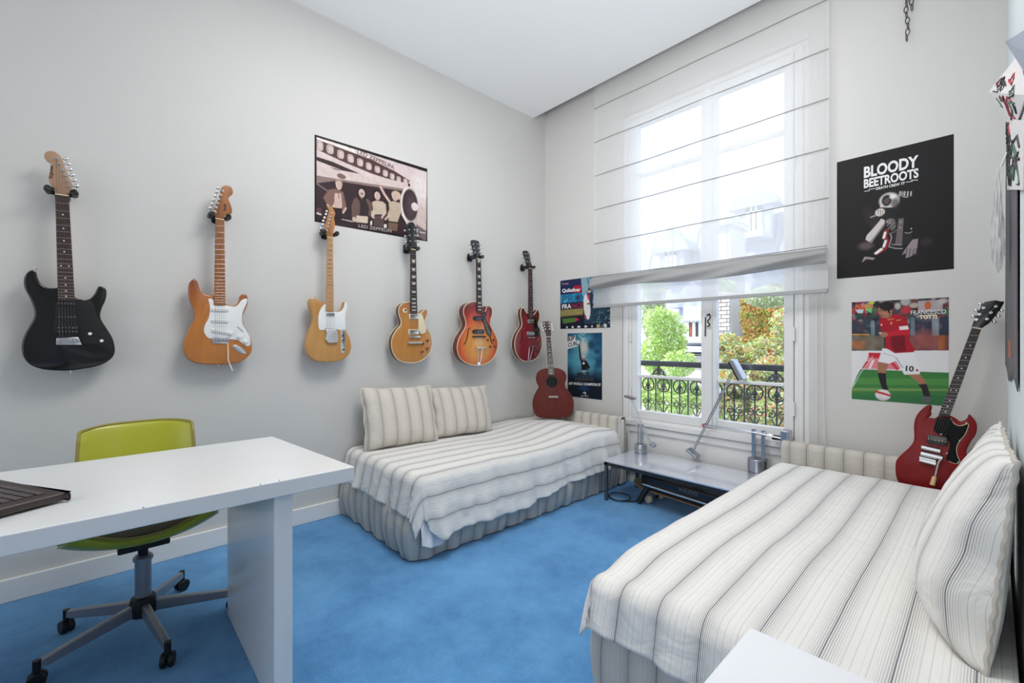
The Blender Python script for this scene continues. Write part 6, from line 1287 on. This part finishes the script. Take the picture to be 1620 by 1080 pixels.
for s in (1, -1): pass
o, V, n = sheet4('drawing', [(1592, 190, 2.5), (1622, 190, 1.3), (1620, 300, 1.35), (1594, 300, 2.5)], 'narrow graffiti sheet hanging under the other scribbled paper on the right wall', 'drawing', PAP); scribble(o, V, n, 56, 8, .0026)
# plain grey sheet above
o, V, n = sheet4('card', [(1591, 66, 2.6), (1624, 46, 1.25), (1630, 84, 1.05), (1622, 114, 1.3)], 'plain blue grey card with a pointed corner, highest thing on the right wall', 'card', mat('blue grey card', (150, 158, 174), .6))
# dark banner
bn = root('banner', 'long dark grey banner with small orange emblem on the right wall', 'banner', (RX, 2.2, onY(1612, 612, 1.9).z))
zb = bn.location.z; zt_ = 1.95
vb = np.linspace(0, 1, 30)[:, None]; ub = np.linspace(0, 1, 40)[None, :]
Yb = 1.72+(3.12-1.72)*ub-2.2+0*vb; Zb = (zt_-zb)*vb+.02*np.sin(ub*8)*(1-vb)
Xb = -.0028-.0008*np.sin(ub*14+vb*3)
g = grid_obj('cloth', np.stack([Xb, Yb, Zb], -1), mat('dark banner cloth', (92, 88, 92), .6, noise=(6, .2)), bn); s_ = g.modifiers.new('t', 'SOLIDIFY'); s_.thickness = .002
p = onY(1602, 552, 2.35)
MB().box((-.0075, p.y-2.2-.05, p.z-zb-.03), (-.0035, p.y-2.2+.05, p.z-zb+.03)).build('emblem', mat('orange emblem', (206, 110, 60), .5), bn)
# crumpled clear plastic bag hanging in front of the banner
pb = root('plastic_bag', 'crumpled clear plastic bag hanging in front of the dark banner on the right wall', 'bag', (.006, 2.3, onY(1602, 432, 2.3).z))
zb2 = pb.location.z; h_ = onY(1602, 262, 2.3).z-zb2
th = np.linspace(0, 2*PI, 44)[None, :]; vv = np.linspace(0, 1, 40)[:, None]
rad = np.interp(vv, [0, .06, .2, .5, .8, 1], [.0, .5, 1, .8, .45, .12])*(1+.18*np.sin(5*th+9*vv)+.1*np.sin(11*th-14*vv))
g = grid_obj('bag_film', np.stack([.010+.016*rad*np.cos(th), .11*rad*np.sin(th), h_*vv+0*th], -1), None, pb)
bm_ = bpy.data.materials.new('clear plastic film'); bm_.use_nodes = True; nt = bm_.node_tree; bs = nt.nodes['Principled BSDF']; bs.inputs['Base Color'].default_value = (.8, .82, .84, 1); bs.inputs['Roughness'].default_value = .12
tr = nt.nodes.new('ShaderNodeBsdfTransparent'); mx = nt.nodes.new('ShaderNodeMixShader'); mx.inputs[0].default_value = .36
nt.links.new(tr.outputs[0], mx.inputs[1]); nt.links.new(bs.outputs[0], mx.inputs[2]); nt.links.new(mx.outputs[0], nt.nodes['Material Output'].inputs['Surface']); g.data.materials.append(bm_)
MB().tube([(.015, 0, h_), (.03, .0, h_+.05), (.02, .02, h_+.01)], .002, 5).build('bag_tie', WHT, pb)

# window frames added on the solid, unseen back wall behind the fill light
for k, x in enumerate((-1.6, .6)):
    w_ = bpy.data.objects.new('window_2', None); C.objects.link(w_); struct(w_); w_.name = 'window_%d' % (k+2)
    rect_frame('window_frame', x-.65, x+.65, .6, 2.9, .07, YB, YB+.05, WH, w_)
